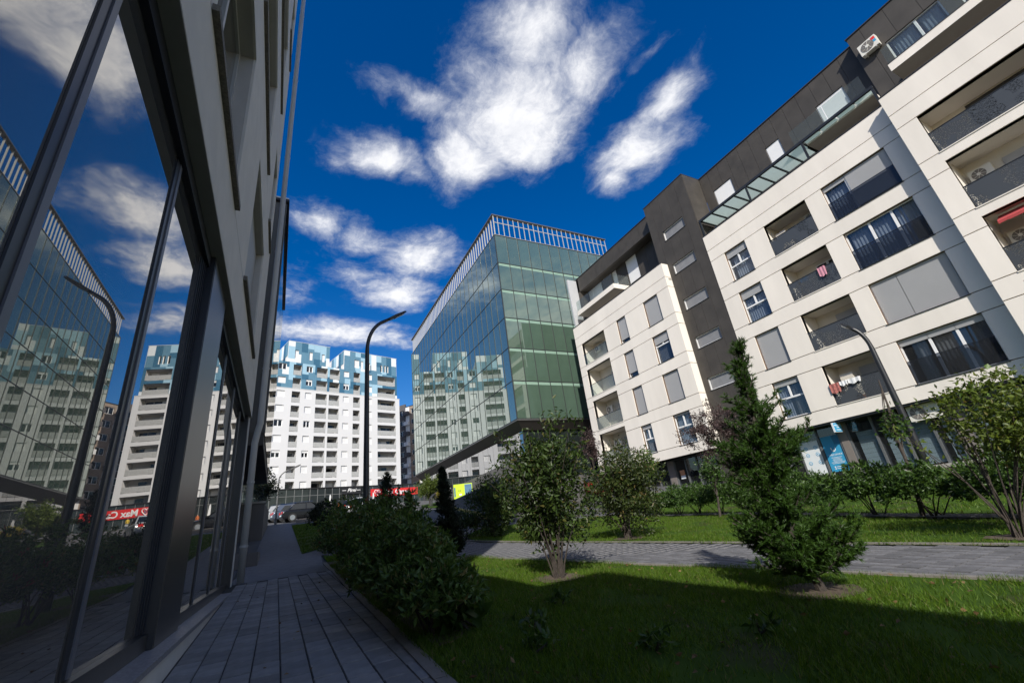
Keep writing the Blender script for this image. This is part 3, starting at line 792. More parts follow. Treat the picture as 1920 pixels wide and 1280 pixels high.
# charcoal cladding
def clad(fr, y0, y1, z0, z1, holes, w=.86, d=-.03, first=0.0):
    b_ = MB(); wall(b_, fr.shift(-.035), y0, y1, z0 + .002, z1 - .01, holes, -.25, 0); b_.build('wall', DARKJ, ab)
    u = y0 - first; i = 0
    while u < y1 - .02:
        a, b = max(u, y0) + (.008 if u > y0 else 0), min(u + w, y1) - .008
        if b - a > .03:
            full = sorted((h[2], h[3]) for h in holes if h[0] <= a + .01 and h[1] >= b - .01)
            part_ = [h for h in holes if h[1] > a and h[0] < b and not (h[0] <= a + .01 and h[1] >= b - .01)]
            zz = z0
            for (c0, c1) in full + [(z1, z1)]:
                if c0 - zz > .02:
                    p = MB(); wall(p, fr, a, b, zz, c0, part_, -.033, 0); p.build('cladding_panel', DARKC, ab)
                zz = max(zz, c1)
        u += w
sw = [(16.95, 18.98, z, z + .86) for z in (18.52, 15.53, 12.52, 9.50, 6.50)]
clad(FS, 15.96, 20.1, .3, 22.5, sw)
for i, h in enumerate(sw):
    window(FS, *h, muls=(), shut=0, d=-.12, gl=OBSC)
p = MB(); p.box(25.235, 27.1, 15.94, 15.98, 16.7, 22.5); p.build('cladding_side', DARKC, ab)
p = MB(); p.box(25.24, 36, 16.0, 20.08, .3, 22.4)
p = MB(); p.box(25.17, 30, 15.93, 20.12, 22.502, 22.56); p.build('roof_edge', CAP, ab)
pw = [(13.7, 15.2, 18.6, 20.75), (10.02, 10.97, 18.6, 20.75), (6.1, 7.63, 18.6, 20.75), (12.4, 14.9, 15.9, 17.7), (6.0, 9.0, 15.9, 17.7)]
clad(FP, 4.86, 15.93, 15.46, 22.5, pw)
window(FP, *pw[0], shut=1.0, sh=SHUTW, d=-.12); window(FP, *pw[1], shut=.6, sh=SHUTW, d=-.12); window(FP, *pw[2], shut=1.0, sh=SHUTW, d=-.12)
window(FP, *pw[3], shut=.0, muls=(13.6,), d=-.12); window(FP, *pw[4], shut=.0, muls=(7.5,), d=-.12)
p = MB(); p.box(27.05, 38, 4.8, 15.92, 22.502, 22.56); p.build('roof_edge', CAP, ab)
p1w = [(23.82, 25.25, 18.5, 21.0), (26.6, 27.2, 18.5, 21.0), (28.9, 31.1, 18.5, 21.0)]
clad(FP, 20.12, 31.3, 15.46, 21.0, p1w)
for h in p1w: window(FP, *h, shut=.95, sh=SHUTW, d=-.1)
FF = Fr((26.1, 0, 0), UY, NX)
clad(FF, 20.12, 31.6, 20.99, 22.48, [], w=.9)
p = MB(); p.box(26.2, 38, 20.12, 31.6, 21.0, 22.4); p.build('roof', DARKC, ab)
p = MB(); p.box(26.05, 38, 20.12, 31.65, 22.49, 22.54); p.build('roof_edge', CAP, ab)
p = MB(); p.box(25.0, 27.6, 31.5, 31.68, 15.5, 22.4); p.build('end_fin', mat('grey_fin', (.45, .46, .48), .6, .05), ab)
p = MB(); p.box(25.0, 27.1, 25.2, 30.9, 17.9, 18.36); p.build('balcony_slab', STUCCO, ab)
for i in range(4):
    g = MB(); g.box(25.05, 25.07, 25.3 + 1.4 * i, 26.66 + 1.4 * i, 18.37, 19.4); g.build('rail_pane', CLEARGL, ab)
g = MB(); g.box(25.1, 27.0, 25.25, 25.27, 18.37, 19.4); g.build('rail_pane', CLEARGL, ab)
qw = [(1.45, 3.68, 18.27, 20.62), (-2.5, .9, 18.27, 20.62)]
clad(FQ, -9, 4.86, 15.46, 22.5, qw, w=1.1)
window(FQ, *qw[0], muls=(2.45,), d=-.12, curt=[(1.6, 2.3, CURT), (2.6, 3.5, CURT)]); window(FQ, *qw[1], muls=(-.8,), d=-.12, curt=[(-.6, .8, CURT)])
p = MB(); p.box(26.4, 38, -9, 4.9, 22.502, 22.56); p.build('roof_edge', CAP, ab)
p = MB(); p.box(24.9, 26.45, -6, 3.8, 17.8, 18.25); p.build('balcony_slab', STUCCO, ab)
g = MB(); g.box(24.88, 26.45, -6, 3.82, 18.252, 18.28); g.build('slab_coping', CAP, ab)
for i in range(4):
    g = MB(); g.box(24.95, 24.97, 3.75 - 1.5 * (i + 1) + .02, 3.75 - 1.5 * i, 18.29, 19.3); g.build('rail_pane', CLEARGL, ab)
def milk(name):
    m = bpy.data.materials.new(name); m.use_nodes = True; t = m.node_tree; t.nodes.clear()
    o = t.nodes.new('ShaderNodeOutputMaterial'); a = t.nodes.new('ShaderNodeBsdfTranslucent'); a.inputs[0].default_value = (.74, .82, .80, 1)
    d = t.nodes.new('ShaderNodeBsdfDiffuse'); d.inputs[0].default_value = (.6, .66, .64, 1); x = t.nodes.new('ShaderNodeMixShader'); x.inputs[0].default_value = .3
    t.links.new(a.outputs[0], x.inputs[1]); t.links.new(d.outputs[0], x.inputs[2]); t.links.new(x.outputs[0], o.inputs[0])
    return m
# pergola over the main terrace
pg = MB(); pg.box(25.24, 25.36, 4.72, 15.88, 17.98, 18.14); pgo = pg.build('pergola', METAL, ab)
for y in (15.82, 12.13, 8.43, 4.78):
    m_ = MB(); m_.box(25.25, 25.35, y - .05, y + .05, 16.755, 17.978); m_.build('post', METAL, pgo)
y = 15.8; ys = []
while y > 8.4: ys.append(y); y -= .92
for i, y in enumerate(ys):
    m_ = MB(); m_.box(25.362, 27.06, y - .035, y + .035, 18.0, 18.10); m_.build('rafter', METAL, pgo)
    if i < len(ys) - 1:
        g = MB(); g.box(25.37, 27.05, ys[i + 1] + .04, y - .04, 18.102, 18.115); g.build('roof_pane', milk('pergola_glass_%d' % i) if i == 0 else bpy.data.materials['pergola_glass_0'], pgo)
m_ = MB(); m_.box(26.0, 27.06, 8.4, 8.5, 17.9, 18.0); m_.build('rafter', METAL, pgo)
m_ = MB(); m_.box(25.75, 27.08, 4.9, 8.38, 17.95, 18.2); m_.build('terrace_slab', STUCCO, ab)
for i in range(4):
    y1 = 8.35 - i * .9
    g = MB(); g.box(25.37, 25.74, y1 - .82, y1, 18.05, 18.065); g.build('roof_pane', bpy.data.materials['pergola_glass_0'], pgo)
for i in range(2):
    g = MB(); g.box(25.40, 25.42, 5.0 + i * 1.93, 6.88 + i * 1.93, 18.16, 19.25); g.build('rail_pane', CLEARGL, ab)
for i, (a, b) in enumerate(((12.3, 13.4), (10.2, 11.4))):
    c_ = MB(); c_.hexa([(25.9, a, 17.2), (26.9, a, 17.2), (26.9, b, 17.2), (25.9, b, 17.2), (25.9, a, 17.26), (26.9, a, 17.6), (26.9, b, 17.6), (25.9, b, 17.26)])
    tag(c_.build('sunshade', BROWNCL), ['brown cloth sunshade on the roof terrace, nearer the stair tower', 'brown cloth sunshade on the roof terrace, nearer the pergola middle'][i], 'sunshade')
# ground floor shops
def shop(x, ys, z0, z1, blinds=()):
    for a, b in zip(ys[:-1], ys[1:]):
        g = MB(); g.box(x, x + .02, a + .03, b - .03, z0, z1); po_ = g.build('shop_pane', WINGL, ab)
        if (a, b) in blinds:
            n = 9
            for i in range(n):
                h = (z1 - z0 - .62) / n
                s = MB(); s.box(x + .10, x + .115, a + .05, b - .30, z0 + .04 + i * h + .008, z0 + .04 + (i + 1) * h); s.build('blind_slat', BLIND, po_)
        r_ = MB(); room(r_, Fr((x, 0, 0), UY, NX), a + .02, b - .02, z0 - .01, z1 + .01, -1.5, -.03); r_.build('shop_room', DARKIN, po_)
    for y in ys:
        m_ = MB(); m_.box(x - .07, x + .06, y - .045, y + .045, z0 - .02, z1 + .02); m_.build('mullion', mat('shop_mullion', (.16, .165, .17), .4, .05, metal=.3) if 'shop_mullion' not in bpy.data.materials else bpy.data.materials['shop_mullion'], ab)
BLIND = mat('pale_green_blind', (.46, .52, .49), .7, .04)
yA = [4.3, 5.5, 6.6, 7.75]; yB = [8.3, 9.0, 10.1, 11.22, 12.42]; yC = [12.88, 13.95, 15.1, 15.9]
shop(26.0, yA, .12, 2.70, [(5.5, 6.6), (6.6, 7.75)]); shop(26.0, yB, .12, 2.70, [(8.3, 9.0), (9.0, 10.1), (10.1, 11.22), (11.22, 12.42)]); shop(26.0, yC, .12, 2.70)
GREYP = mat('taupe_pier', (.20, .175, .16), .7, .06)
for (a, b) in ((12.47, 12.83), (7.8, 8.25)):
    p = MB(); p.box(25.9, 26.4, a, b, -.3, 2.715); p.build('pier', GREYP, ab)
p = MB(); p.box(25.75, 26.6, -9, 15.93, -.9, .10); p.build('plinth', CONC, ab)
shop(25.6, [20.2, 21.2, 22.0, 23.0, 24.05], .5, 2.70); shop(25.6, [24.7, 25.8, 27.0, 28.2, 29.4, 30.6], .5, 2.70)
p = MB(); p.box(25.5, 26.0, 24.1, 24.65, -.3, 2.715); p.build('pier', GREYP, ab)
p = MB(); p.box(25.5, 27, 20.12, 31.4, -.8, .48); p.build('plinth', CONC, ab)
p = MB(); p.box(26.2, 37, -9, 31.3, -.5, 2.7); 
p = MB(); p.box(27.6, 38, -9, 31.2, -.5, 2.88); p.build('shop_back', DARKIN, ab)
p = MB(); p.box(24.6, 26.2, -9, 4.2, -.5, 2.70); p.build('wing_base', DARKC, ab)

# air conditioners
def ac(label, x, y0, y1, z0, z1, dep=.3, face=-1):
    t = thing('air_conditioner', label, 'air conditioner', (x, (y0 + y1) / 2, z0))
    c = MB(); c.box(x - dep, x, y0, y1, z0, z1); c.build('casing', ACW, t)
    r_ = (z1 - z0) * .42; cy, cz = y1 - r_ - .08, (z0 + z1) / 2
    g = MB(); g.tube([(x - dep - .012, cy, cz), (x - dep - .002, cy, cz)], r_, 24); g.build('fan_grille', ACG, t)
    h = MB(); h.tube([(x - dep - .03, cy, cz), (x - dep - .012, cy, cz)], r_ * .28, 16); h.build('fan_hub', ACW, t)
    for k in range(8):
        a = k * math.pi / 4
        b = MB(); b.tube([(x - dep - .018, cy + math.cos(a) * r_ * .25, cz + math.sin(a) * r_ * .25), (x - dep - .018, cy + math.cos(a + .35) * r_ * .95, cz + math.sin(a + .35) * r_ * .95)], .008, 4); b.build('grille_bar', ACW, t)
    for yy in (y0 + .12, y1 - .18):
        f = MB(); f.box(x - dep + .02, x + .06, yy, yy + .05, z0 - .05, z0 - .002); f.build('bracket', ACW, t)
    return t
a_ = ac('white air conditioner with red and blue sticker on the dark wing penthouse wall', 26.42, 3.78, 4.6, 20.6, 21.3)
s = MB(); s.box(26.113, 26.118, 3.82, 4.0, 21.06, 21.22); s.build('red_sticker', RED, a_)
s = MB(); s.box(26.113, 26.118, 3.82, 4.0, 20.88, 21.04); s.build('blue_sticker', BLUESIGN, a_)
ac('cream air conditioner hanging under the white facade beside the right bush', 25.85, 8.35, 9.5, 2.02, 2.70)
ac('air conditioner in the topmost balcony at the far end of the white block', 26.0, 29.55, 30.3, 13.8, 14.35)
ac('air conditioner in the second lowest balcony at the far end of the white block', 26.0, 29.55, 30.4, 7.9, 8.5)
ac('air conditioner in the lowest balcony at the far end of the white block', 26.0, 29.3, 30.3, 4.9, 5.5)
ac('air conditioner in the wing balcony just above the red awning', 25.95, 3.0, 3.75, 11.0, 11.55, dep=.28)
ac('air conditioner in the wing balcony behind the red awning', 25.95, 2.9, 3.75, 7.85, 8.4, dep=.28)
ac('air conditioner high in the upper left balcony of the main white block', 26.6, 9.6, 10.3, 13.95, 14.45, dep=.26)
# awning
aw = MB()
aw.hexa([(24.52, -3.0, 8.62), (24.60, -3.0, 8.62), (24.60, 3.6, 8.62), (24.52, 3.6, 8.62), (25.1, -3.0, 8.98), (25.16, -3.0, 9.02), (25.16, 3.6, 9.02), (25.1, 3.6, 8.98)])
for i in range(22):
    y0 = -3.0 + i * .3
    aw.hexa([(24.515, y0, 8.50 + .02 * (i % 2)), (24.525, y0, 8.50 + .02 * (i % 2)), (24.525, y0 + .295, 8.50), (24.515, y0 + .295, 8.50), (24.515, y0, 8.615), (24.525, y0, 8.615), (24.525, y0 + .295, 8.615), (24.515, y0 + .295, 8.615)])
tag(aw.build('awning', REDCL), 'red cloth awning over the wing balcony at the right edge', 'awning')
# washing
def cloth(name, label, y0, y1, z0, z1, m, x=25.10, cat='laundry'):
    c = MB(); n = 8
    for i in range(n):
        a, b = y0 + (y1 - y0) * i / n, y0 + (y1 - y0) * (i + 1) / n
        xa, xb = x - .03 - .012 * math.sin(i * 1.7), x - .03 - .012 * math.sin((i + 1) * 1.7)
        za = z0 + .04 * math.sin(i * 1.1)
        c.hexa([(xa, a, za), (xb, b, za), (xb + .006, b, za), (xa + .006, a, za), (xa, a, z1), (xb, b, z1), (xb + .12, b, z1 + .012), (xa + .12, a, z1 + .012)])
    return tag(c.build(name, m), label, cat)
cloth('towel', 'pink towel hung over the dark balustrade of the second balcony', 9.9, 10.25, 10.1, 10.63, mat('pink_towel', (.55, .25, .32), .9, .15, 8))
cloth('blanket', 'red checked blanket over the lowest balcony balustrade', 11.5, 11.95, 4.1, 4.59, mat('checked_blanket', (.40, .14, .12), .9, .5, 14))
cloth('towel', 'white towel over the lowest balcony balustrade beside the checked blanket', 11.1, 11.45, 4.36, 4.59, WFRAME)
cloth('towel', 'longer white towel over the lowest balcony balustrade, right of the other', 10.5, 11.05, 4.34, 4.59, WFRAME)
cloth('blanket', 'blue bundle of washing on the second balcony', 11.0, 11.4, 10.45, 10.75, mat('blue_cloth', (.03, .14, .30), .9, .2, 8), x=25.5)
for (lab, y, z, c) in (('white cabinet standing in the lowest balcony', 11.3, 3.52, (.62, .58, .5)), ('white cupboard with brown base in the uppermost balcony of the main block', 11.5, 12.58, (.62, .57, .5))):
    b = thing('cabinet', lab, 'cabinet', (26.0, y, z))
    m_ = MB(); m_.box(25.7, 26.3, y - .3, y + .3, z + .3, z + 1.5); m_.build('carcass', mat('cabinet_white', c, .5, .05), b)
    m_ = MB(); m_.box(25.68, 26.3, y - .3, y + .3, z, z + .298); m_.build('base', mat('cabinet_brown', (.22, .09, .04), .6, .1), b)
    m_ = MB(); m_.box(25.69, 25.70, y - .02, y + .02, z + .8, z + 1.0); m_.build('door_handle', METAL, b)
# signs and posters
def text(name, body, size, fr, u, z, d, m, parent, shear=0, rev=False, align='CENTER', ext=.004, bold=0.0):
    cu = bpy.data.curves.new(name, 'FONT'); cu.body = body; cu.size = size; cu.extrude = ext; cu.shear = shear; cu.align_x = align; cu.resolution_u = 3; cu.offset = bold
    o = bpy.data.objects.new(name, cu); COL.objects.link(o)
    bpy.context.view_layer.update()
    me = bpy.data.meshes.new_from_object(o)
    bpy.data.objects.remove(o); bpy.data.curves.remove(cu)
    ux = fr.u * (-1 if rev else 1); uz = Vector((0, 0, 1)); un = fr.n
    mtx = Matrix(((ux.x, uz.x, un.x, 0), (ux.y, uz.y, un.y, 0), (ux.z, uz.z, un.z, 0), (0, 0, 0, 1)))
    me.transform(Matrix.Translation(Vector(fr.pt(u, z, d))) @ mtx)
    me.materials.clear(); me.materials.append(m)
    o = bpy.data.objects.new(name, me); COL.objects.link(o)
    o.parent = parent
    if parent.parent is None: o.location = -parent.location
    return o
F26 = Fr((25.985, 0, 0), UY, NX)
sg = thing('poster', 'blue poster with white tooth shaped logo in the shop window', 'poster', (25.98, 13.4, .4))
m_ = MB(); m_.fb(F26, 12.95, 13.85, .40, 2.22, 0, .006); m_.build('sheet', BLUESIGN, sg)
m_ = MB(); m_.poly([F26.pt(13.3, 2.215, .009), F26.pt(12.955, 2.215, .009), F26.pt(12.955, 1.75, .009), F26.pt(13.25, 1.75, .009)]); m_.build('dark_corner', mat('poster_dark_blue', (.03, .18, .36), .5, .05), sg)
lg = MB(); lg.tube([F26.pt(13.5, 1.62, .012), F26.pt(13.47, 1.45, .012), F26.pt(13.42, 1.40, .012), F26.pt(13.39, 1.52, .012), F26.pt(13.36, 1.40, .012), F26.pt(13.31, 1.45, .012), F26.pt(13.28, 1.62, .012)], .018, 5); lg.build('logo', WHITE, sg)
text('lettering', 'WECOMAX', .13, F26, 13.38, 1.20, .008, WHITE, sg, rev=True)
for i, l in enumerate((.26, .20, .24, .22, .34, .30)):
    m_ = MB(); m_.fb(F26, 13.38 - l, 13.38 + l, 1.10 - i * .06, 1.118 - i * .06, .007, .010); m_.build('small_print', WHITE, sg)
for i in range(2):
    m_ = MB(); m_.fb(F26, 13.10, 13.55, .63 - i * .09, .655 - i * .09, .007, .010); m_.build('small_print', WHITE, sg)
    m_ = MB(); m_.tube([F26.pt(13.62, .64 - i * .09, .007), F26.pt(13.62, .64 - i * .09, .013)], .035, 10); m_.build('dot', WHITE, sg)
sg = thing('poster', 'white poster with round blue emblems in the shop window', 'poster', (25.98, 14.6, .4))
m_ = MB(); m_.fb(F26, 14.05, 15.14, .36, 2.13, 0, .006); m_.build('sheet', POSTERW, sg)
for (u, z) in ((14.78, 1.78), (14.25, 1.78), (14.78, 1.42), (14.25, 1.42), (14.78, 1.0), (14.25, 1.0)):
    m_ = MB(); m_.tube([F26.pt(u, z, .007), F26.pt(u, z, .011)], .10, 16); eo = m_.build('emblem', BLUESIGN, sg)
    m_ = MB(); m_.tube([F26.pt(u, z, .0112), F26.pt(u, z, .0125)], .072, 16); m_.build('emblem_centre', POSTERW, eo)
    m_ = MB(); m_.tube([F26.pt(u, z, .0127), F26.pt(u, z, .014)], .03, 8); m_.build('emblem_dot', BLUESIGN, eo)
sg = thing('hanging_sign', 'small blue sign box projecting from the soffit above the posters', 'sign', (25.3, 12.45, 2.25))
m_ = MB(); m_.box(24.92, 25.62, 12.42, 12.50, 2.24, 2.715); m_.build('box', POSTERW, sg)
m_ = MB(); m_.box(24.94, 25.60, 12.412, 12.418, 2.26, 2.70); m_.build('face', BLUESIGN, sg)
FSg = Fr((24.9, 12.41, 0), (1, 0, 0), (0, -1, 0))
text('lettering', 'WECOMAX', .11, FSg, .37, 2.54, .0, WHITE, sg)
for (z, l) in ((2.47, .12), (2.34, .2)):
    m_ = MB(); m_.fb(FSg, .37 - l, .37 + l, z, z + .03, .001, .004); m_.build('small_print', WHITE, sg)
dn = MB(); dn.box(25.57, 25.59, 23.3, 23.75, 1.35, 1.95); 
nt_ = thing('door_notice', 'orange and white notice on the glass door of the far block', 'notice', (25.58, 23.5, 1.3))
m_ = MB(); m_.box(25.585, 25.592, 23.3, 23.72, 1.62, 1.98); m_.build('orange_sheet', mat('orange_sheet', (.55, .26, .14), .7, .1), nt_)
m_ = MB(); m_.box(25.585, 25.592, 23.3, 23.72, 1.38, 1.61); m_.build('white_sheet', POSTERW, nt_)
# ------------------------------------------------------------------ green glass office tower
gt = thing('glass_tower', 'green glass office building with white rooftop screen and cantilevered lower edge', 'building', (28, 55, 0))
ZR = [9.15, 13.03, 16.62, 20.10, 23.55, 27.0, 30.80]
FGl = Fr((20, 0, 0), (0, 1, 0), (-1, 0, 0)); FGr = Fr((0, 36.8, 0), (1, 0, 0), (0, -1, 0))
PW = 1.455
nl, nr = 26, 12
pane_me = {}
def gpane(fr, u, r):
    key = (fr is FGl, r)
    h = ZR[r + 1] - ZR[r]
    if key not in pane_me:
        b = MB(); f0 = Fr((0, 0, 0), fr.u, fr.n)
        b.fb(f0, .02, PW - .02, .03, h - .03, -.03, 0)
        me = bpy.data.meshes.new('glass_pane'); me.from_pydata(b.v, [], b.f); me.materials.append(TGLASS); pane_me[key] = me
    o = inst('glass_pane', pane_me[key], gt, fr.pt(u, ZR[r], 0))
    o.rotation_euler = (random.uniform(-.0005, .0005), random.uniform(-.0005, .0005), random.uniform(-.0005, .0005))
    return o
for r in range(6):
    for i in range(nl): gpane(FGl, 36.85 + i * PW, r)
    for i in range(nr): gpane(FGr, 20.05 + i * PW, r)
Y1 = 36.85 + nl * PW; X1 = 20.05 + nr * PW
MULT = mat('tower_mullion', (.03, .035, .035), .5, .05)
for i in range(nl + 1):
    m_ = MB(); m_.fb(FGl, 36.85 + i * PW - .022, 36.85 + i * PW + .022, ZR[0], ZR[6], -.03, .035); m_.build('mullion', MULT, gt)
for i in range(1, nr + 1):
    m_ = MB(); m_.fb(FGr, 20.05 + i * PW - .035, 20.05 + i * PW + .035, ZR[0], ZR[6], -.03, .035); m_.build('mullion', MULT, gt)
m_ = MB(); m_.box(19.95, 20.04, 36.75, 36.84, ZR[0], ZR[6]); m_.build('corner_post', MULT, gt)
for r in range(7):
    m_ = MB(); m_.fb(FGl, 36.86, Y1, ZR[r] - .04, ZR[r] + .04, -.028, .030); m_.build('transom', MULT, gt)
    m_ = MB(); m_.fb(FGr, 20.06, X1, ZR[r] - .05, ZR[r] + .05, -.028, .030); m_.build('transom', MULT, gt)
for r in range(1, 6):
    for i in range(nr):
        s = MB(); s.fb(FGr, 20.05 + i * PW + .06, 20.05 + (i + 1) * PW - .06, ZR[r] - .36, ZR[r] - .07, .0015, .006); s.build('spandrel_strip', SPANDREL, gt)
for r in range(1, 7):
    for i in range(nr):
        pass
p = MB(); p.box(20.05, X1 - .05, 36.86, Y1 - .05, ZR[0] + .01, ZR[6] - .01); p.build('body', DARKIN, gt)
# dark underside edge, lower recessed storey
p = MB(); p.box(19.99, X1, 36.79, Y1, 9.00, ZR[0] - .042); p.build('edge_trim', mat('soffit_edge', (.16, .16, .16), .4, .05, metal=.4), gt)
SOFB = mat('brown_soffit', (.085, .074, .066), .6, .12, 1)
p = MB(); p.hexa([(20.9, 37.7, 8.2), (X1, 37.7, 8.2), (X1, Y1, 8.2), (20.9, Y1, 8.2), (20.02, 36.82, 8.998), (X1, 36.82, 8.998), (X1, Y1, 8.998), (20.02, Y1, 8.998)]); p.build('soffit', SOFB, gt)
FLo = Fr((21.0, 0, 0), (0, 1, 0), (-1, 0, 0)); FLr = Fr((0, 37.9, 0), (1, 0, 0), (0, -1, 0))
for i in range(24):
    g = MB(); g.fb(FLo, 37.95 + i * PW + .02, 37.95 + (i + 1) * PW - .02, 2.0, 8.19, -.03, 0); g.build('lower_pane', TGLASSL, gt)
for i in range(9):
    g = MB(); g.fb(FLr, 21.05 + i * 1.75 + .03, 21.05 + (i + 1) * 1.75 - .03, .5, 8.19, -.03, 0); g.build('lower_pane', TGLASSL, gt)
p = MB(); p.box(21.06, X1 - .1, 37.96, Y1 - .2, -1, 8.19); p.build('lower_body', DARKIN, gt)
# rooftop screen
FINW = mat('grey_screen_fin', (.40, .40, .39), .5, .04)
FIND = mat('dark_screen_rail', (.10, .10, .10), .5, .05)
fm_ = MB(); fm_.box(-.035, .035, -.035, .035, 0, 2.78)
fme = bpy.data.meshes.new('screen_fin'); fme.from_pydata(fm_.v, [], fm_.f); fme.materials.append(FINW)
fm2 = MB(); fm2.box(-.06, .06, -.03, .03, 0, 2.78)
fme2 = bpy.data.meshes.new('screen_fin'); fme2.from_pydata(fm2.v, [], fm2.f); fme2.materials.append(FINW)
y = 36.95
while y < Y1: inst('screen_fin', fme2, gt, (20.2, y, 30.92)); y += .70
x = 20.75
while x < X1 - .5: inst('screen_fin', fme, gt, (x, 36.95, 30.92)); x += .70
p = MB(); p.box(20.0, 20.4, 36.82, Y1, 33.705, 33.82); p.build('screen_rail', FIND, gt)
p = MB(); p.box(20.402, X1 - .5, 36.82, 37.2, 33.705, 33.82); p.build('screen_rail', FIND, gt)
p = MB(); p.box(20.3, X1 - .5, 37.02, 37.08, 32.8, 32.88); p.build('screen_rail', FINW, gt)
p = MB(); p.box(20.0, 20.35, 36.8, Y1, 30.845, 30.915); p.build('roof_kerb', FINW, gt)
p = MB(); p.box(20.352, X1, 36.8, 37.15, 30.845, 30.915); p.build('roof_kerb', FINW, gt)
p = MB(); p.box(20.2, X1, 37, Y1, 30.80, 30.84); p.build('roof', CONC, gt)
un = thing('rooftop_unit', 'white ventilation unit behind the rooftop screen of the glass tower', 'ventilation unit', (32.5, 39.5, 30.9))
m_ = MB(); m_.box(31.2, 34.2, 39, 41, 30.85, 32.75); m_.build('casing', FINW, un)
m_ = MB(); m_.box(31.5, 34.0, 38.98, 38.998, 31.4, 32.5); m_.build('louvre', ACG, un)
# ------------------------------------------------------------------ ramp walls beside the road
wl = MB()
PA, PB = (13.4, 38.5), (10.2, 20.5)
def lerp(t): return (PA[0] + (PB[0] - PA[0]) * t, PA[1] + (PB[1] - PA[1]) * t)
rw2 = thing('ramp_wall', 'low dark concrete wall along the pavement with the yellow kerb', 'wall', (11.5, 28, 0))
for i in range(7):
    (x0, y0), (x1, y1) = lerp(i / 7), lerp((i + 1) / 7 - .002)
    t0, t1 = 2.28 - .02 * i, 2.28 - .02 * (i + 1)
    m_ = MB(); m_.hexa([(x1, y1, -.3), (x1 + .3, y1, -.3), (x0 + .3, y0, .8), (x0, y0, .8), (x1, y1, t1), (x1 + .3, y1, t1), (x0 + .3, y0, t0), (x0, y0, t0)]); m_.build('wall_panel', WALLD, rw2)
    m_ = MB(); m_.hexa([(x1 - .03, y1, t1 + .002), (x1 + .33, y1, t1 + .002), (x0 + .33, y0, t0 + .002), (x0 - .03, y0, t0 + .002), (x1 - .03, y1, t1 + .06), (x1 + .33, y1, t1 + .06), (x0 + .33, y0, t0 + .06), (x0 - .03, y0, t0 + .06)]); m_.build('coping', CONC, rw2)
struct(np_mesh('terrace', [(13.5, 38.5, 2.24), (10.4, 20.5, 2.1), (18.6, 24.0, 2.1), (18.6, 56, 3.3), (15, 50, 2.9)], [[0, 1, 2], [0, 2, 3], [0, 3, 4]], LAWN))
for i in range(5):
    a, b = i / 5, (i + 1) / 5 - .003
    xa, ya, xb, yb = 10.2 + 8.9 * a, 20.5 + 3.5 * a, 10.2 + 8.9 * b, 20.5 + 3.5 * b
    m_ = MB(); m_.hexa([(xa, ya, -.5), (xb, yb, -.5), (xb, yb + .3, -.5), (xa, ya + .3, -.5), (xa, ya, 2.16), (xb, yb, 2.16), (xb, yb + .3, 2.16), (xa, ya + .3, 2.16)]); m_.build('wall_panel', WALLD, rw2)
uw = thing('upper_ramp_wall', 'taller dark wall rising behind the lime container below the glass tower', 'wall', (18.6, 40, 2))
for i in range(8):
    y0, y1 = 29 + i * 3.3, 29 + (i + 1) * 3.3 - .02
    m_ = MB(); m_.hexa([(18.5, y0, 1), (18.8, y0, 1), (18.8, y1, 1), (18.5, y1, 1), (18.5, y0, 5.35 - .1 * i), (18.8, y0, 5.35 - .1 * i), (18.8, y1, 5.25 - .1 * i), (18.5, y1, 5.25 - .1 * i)]); m_.build('wall_panel', WALLD, uw)
ct = thing('generator_container', 'lime green generator container with blue louvred end on the terrace', 'container', (16.7, 44.3, 2.8))
FC = Fr((17.6, 43.9, 2.75), (-.94, .34, 0), (-.34, -.94, 0))
m_ = MB(); m_.fb(FC, 0, 1.9, .12, 1.5, -2.2, 0); m_.build('body', LIME, ct)
m_ = MB(); m_.fb(FC, -.02, 1.92, 0, .118, -2.22, .02); m_.build('skid_base', LIME, ct)
m_ = MB(); m_.fb(FC, .06, .78, .2, 1.42, .002, .03); lo = m_.build('louvre_frame', LOUV, ct)
for i in range(12):
    m_ = MB(); m_.fb(FC, .08, .76, .22 + i * .1, .29 + i * .1, .032, .06); m_.build('louvre_slat', LOUV, lo)
m_ = MB(); m_.fb(FC, 1.72, 1.86, .3, 1.2, .002, .02); m_.build('blue_door', BLUES[0], ct)
for (a, b) in ((1.2, .8), (1.35, .8)):
    m_ = MB(); m_.fb(FC, a, a + .06, b, b + .12, .002, .02); m_.build('vent', BLKFR, ct)
m_ = MB(); m_.fb(FC, 1.1, 1.35, .4, .55, .002, .015); m_.build('label_plate', WHITE, ct)

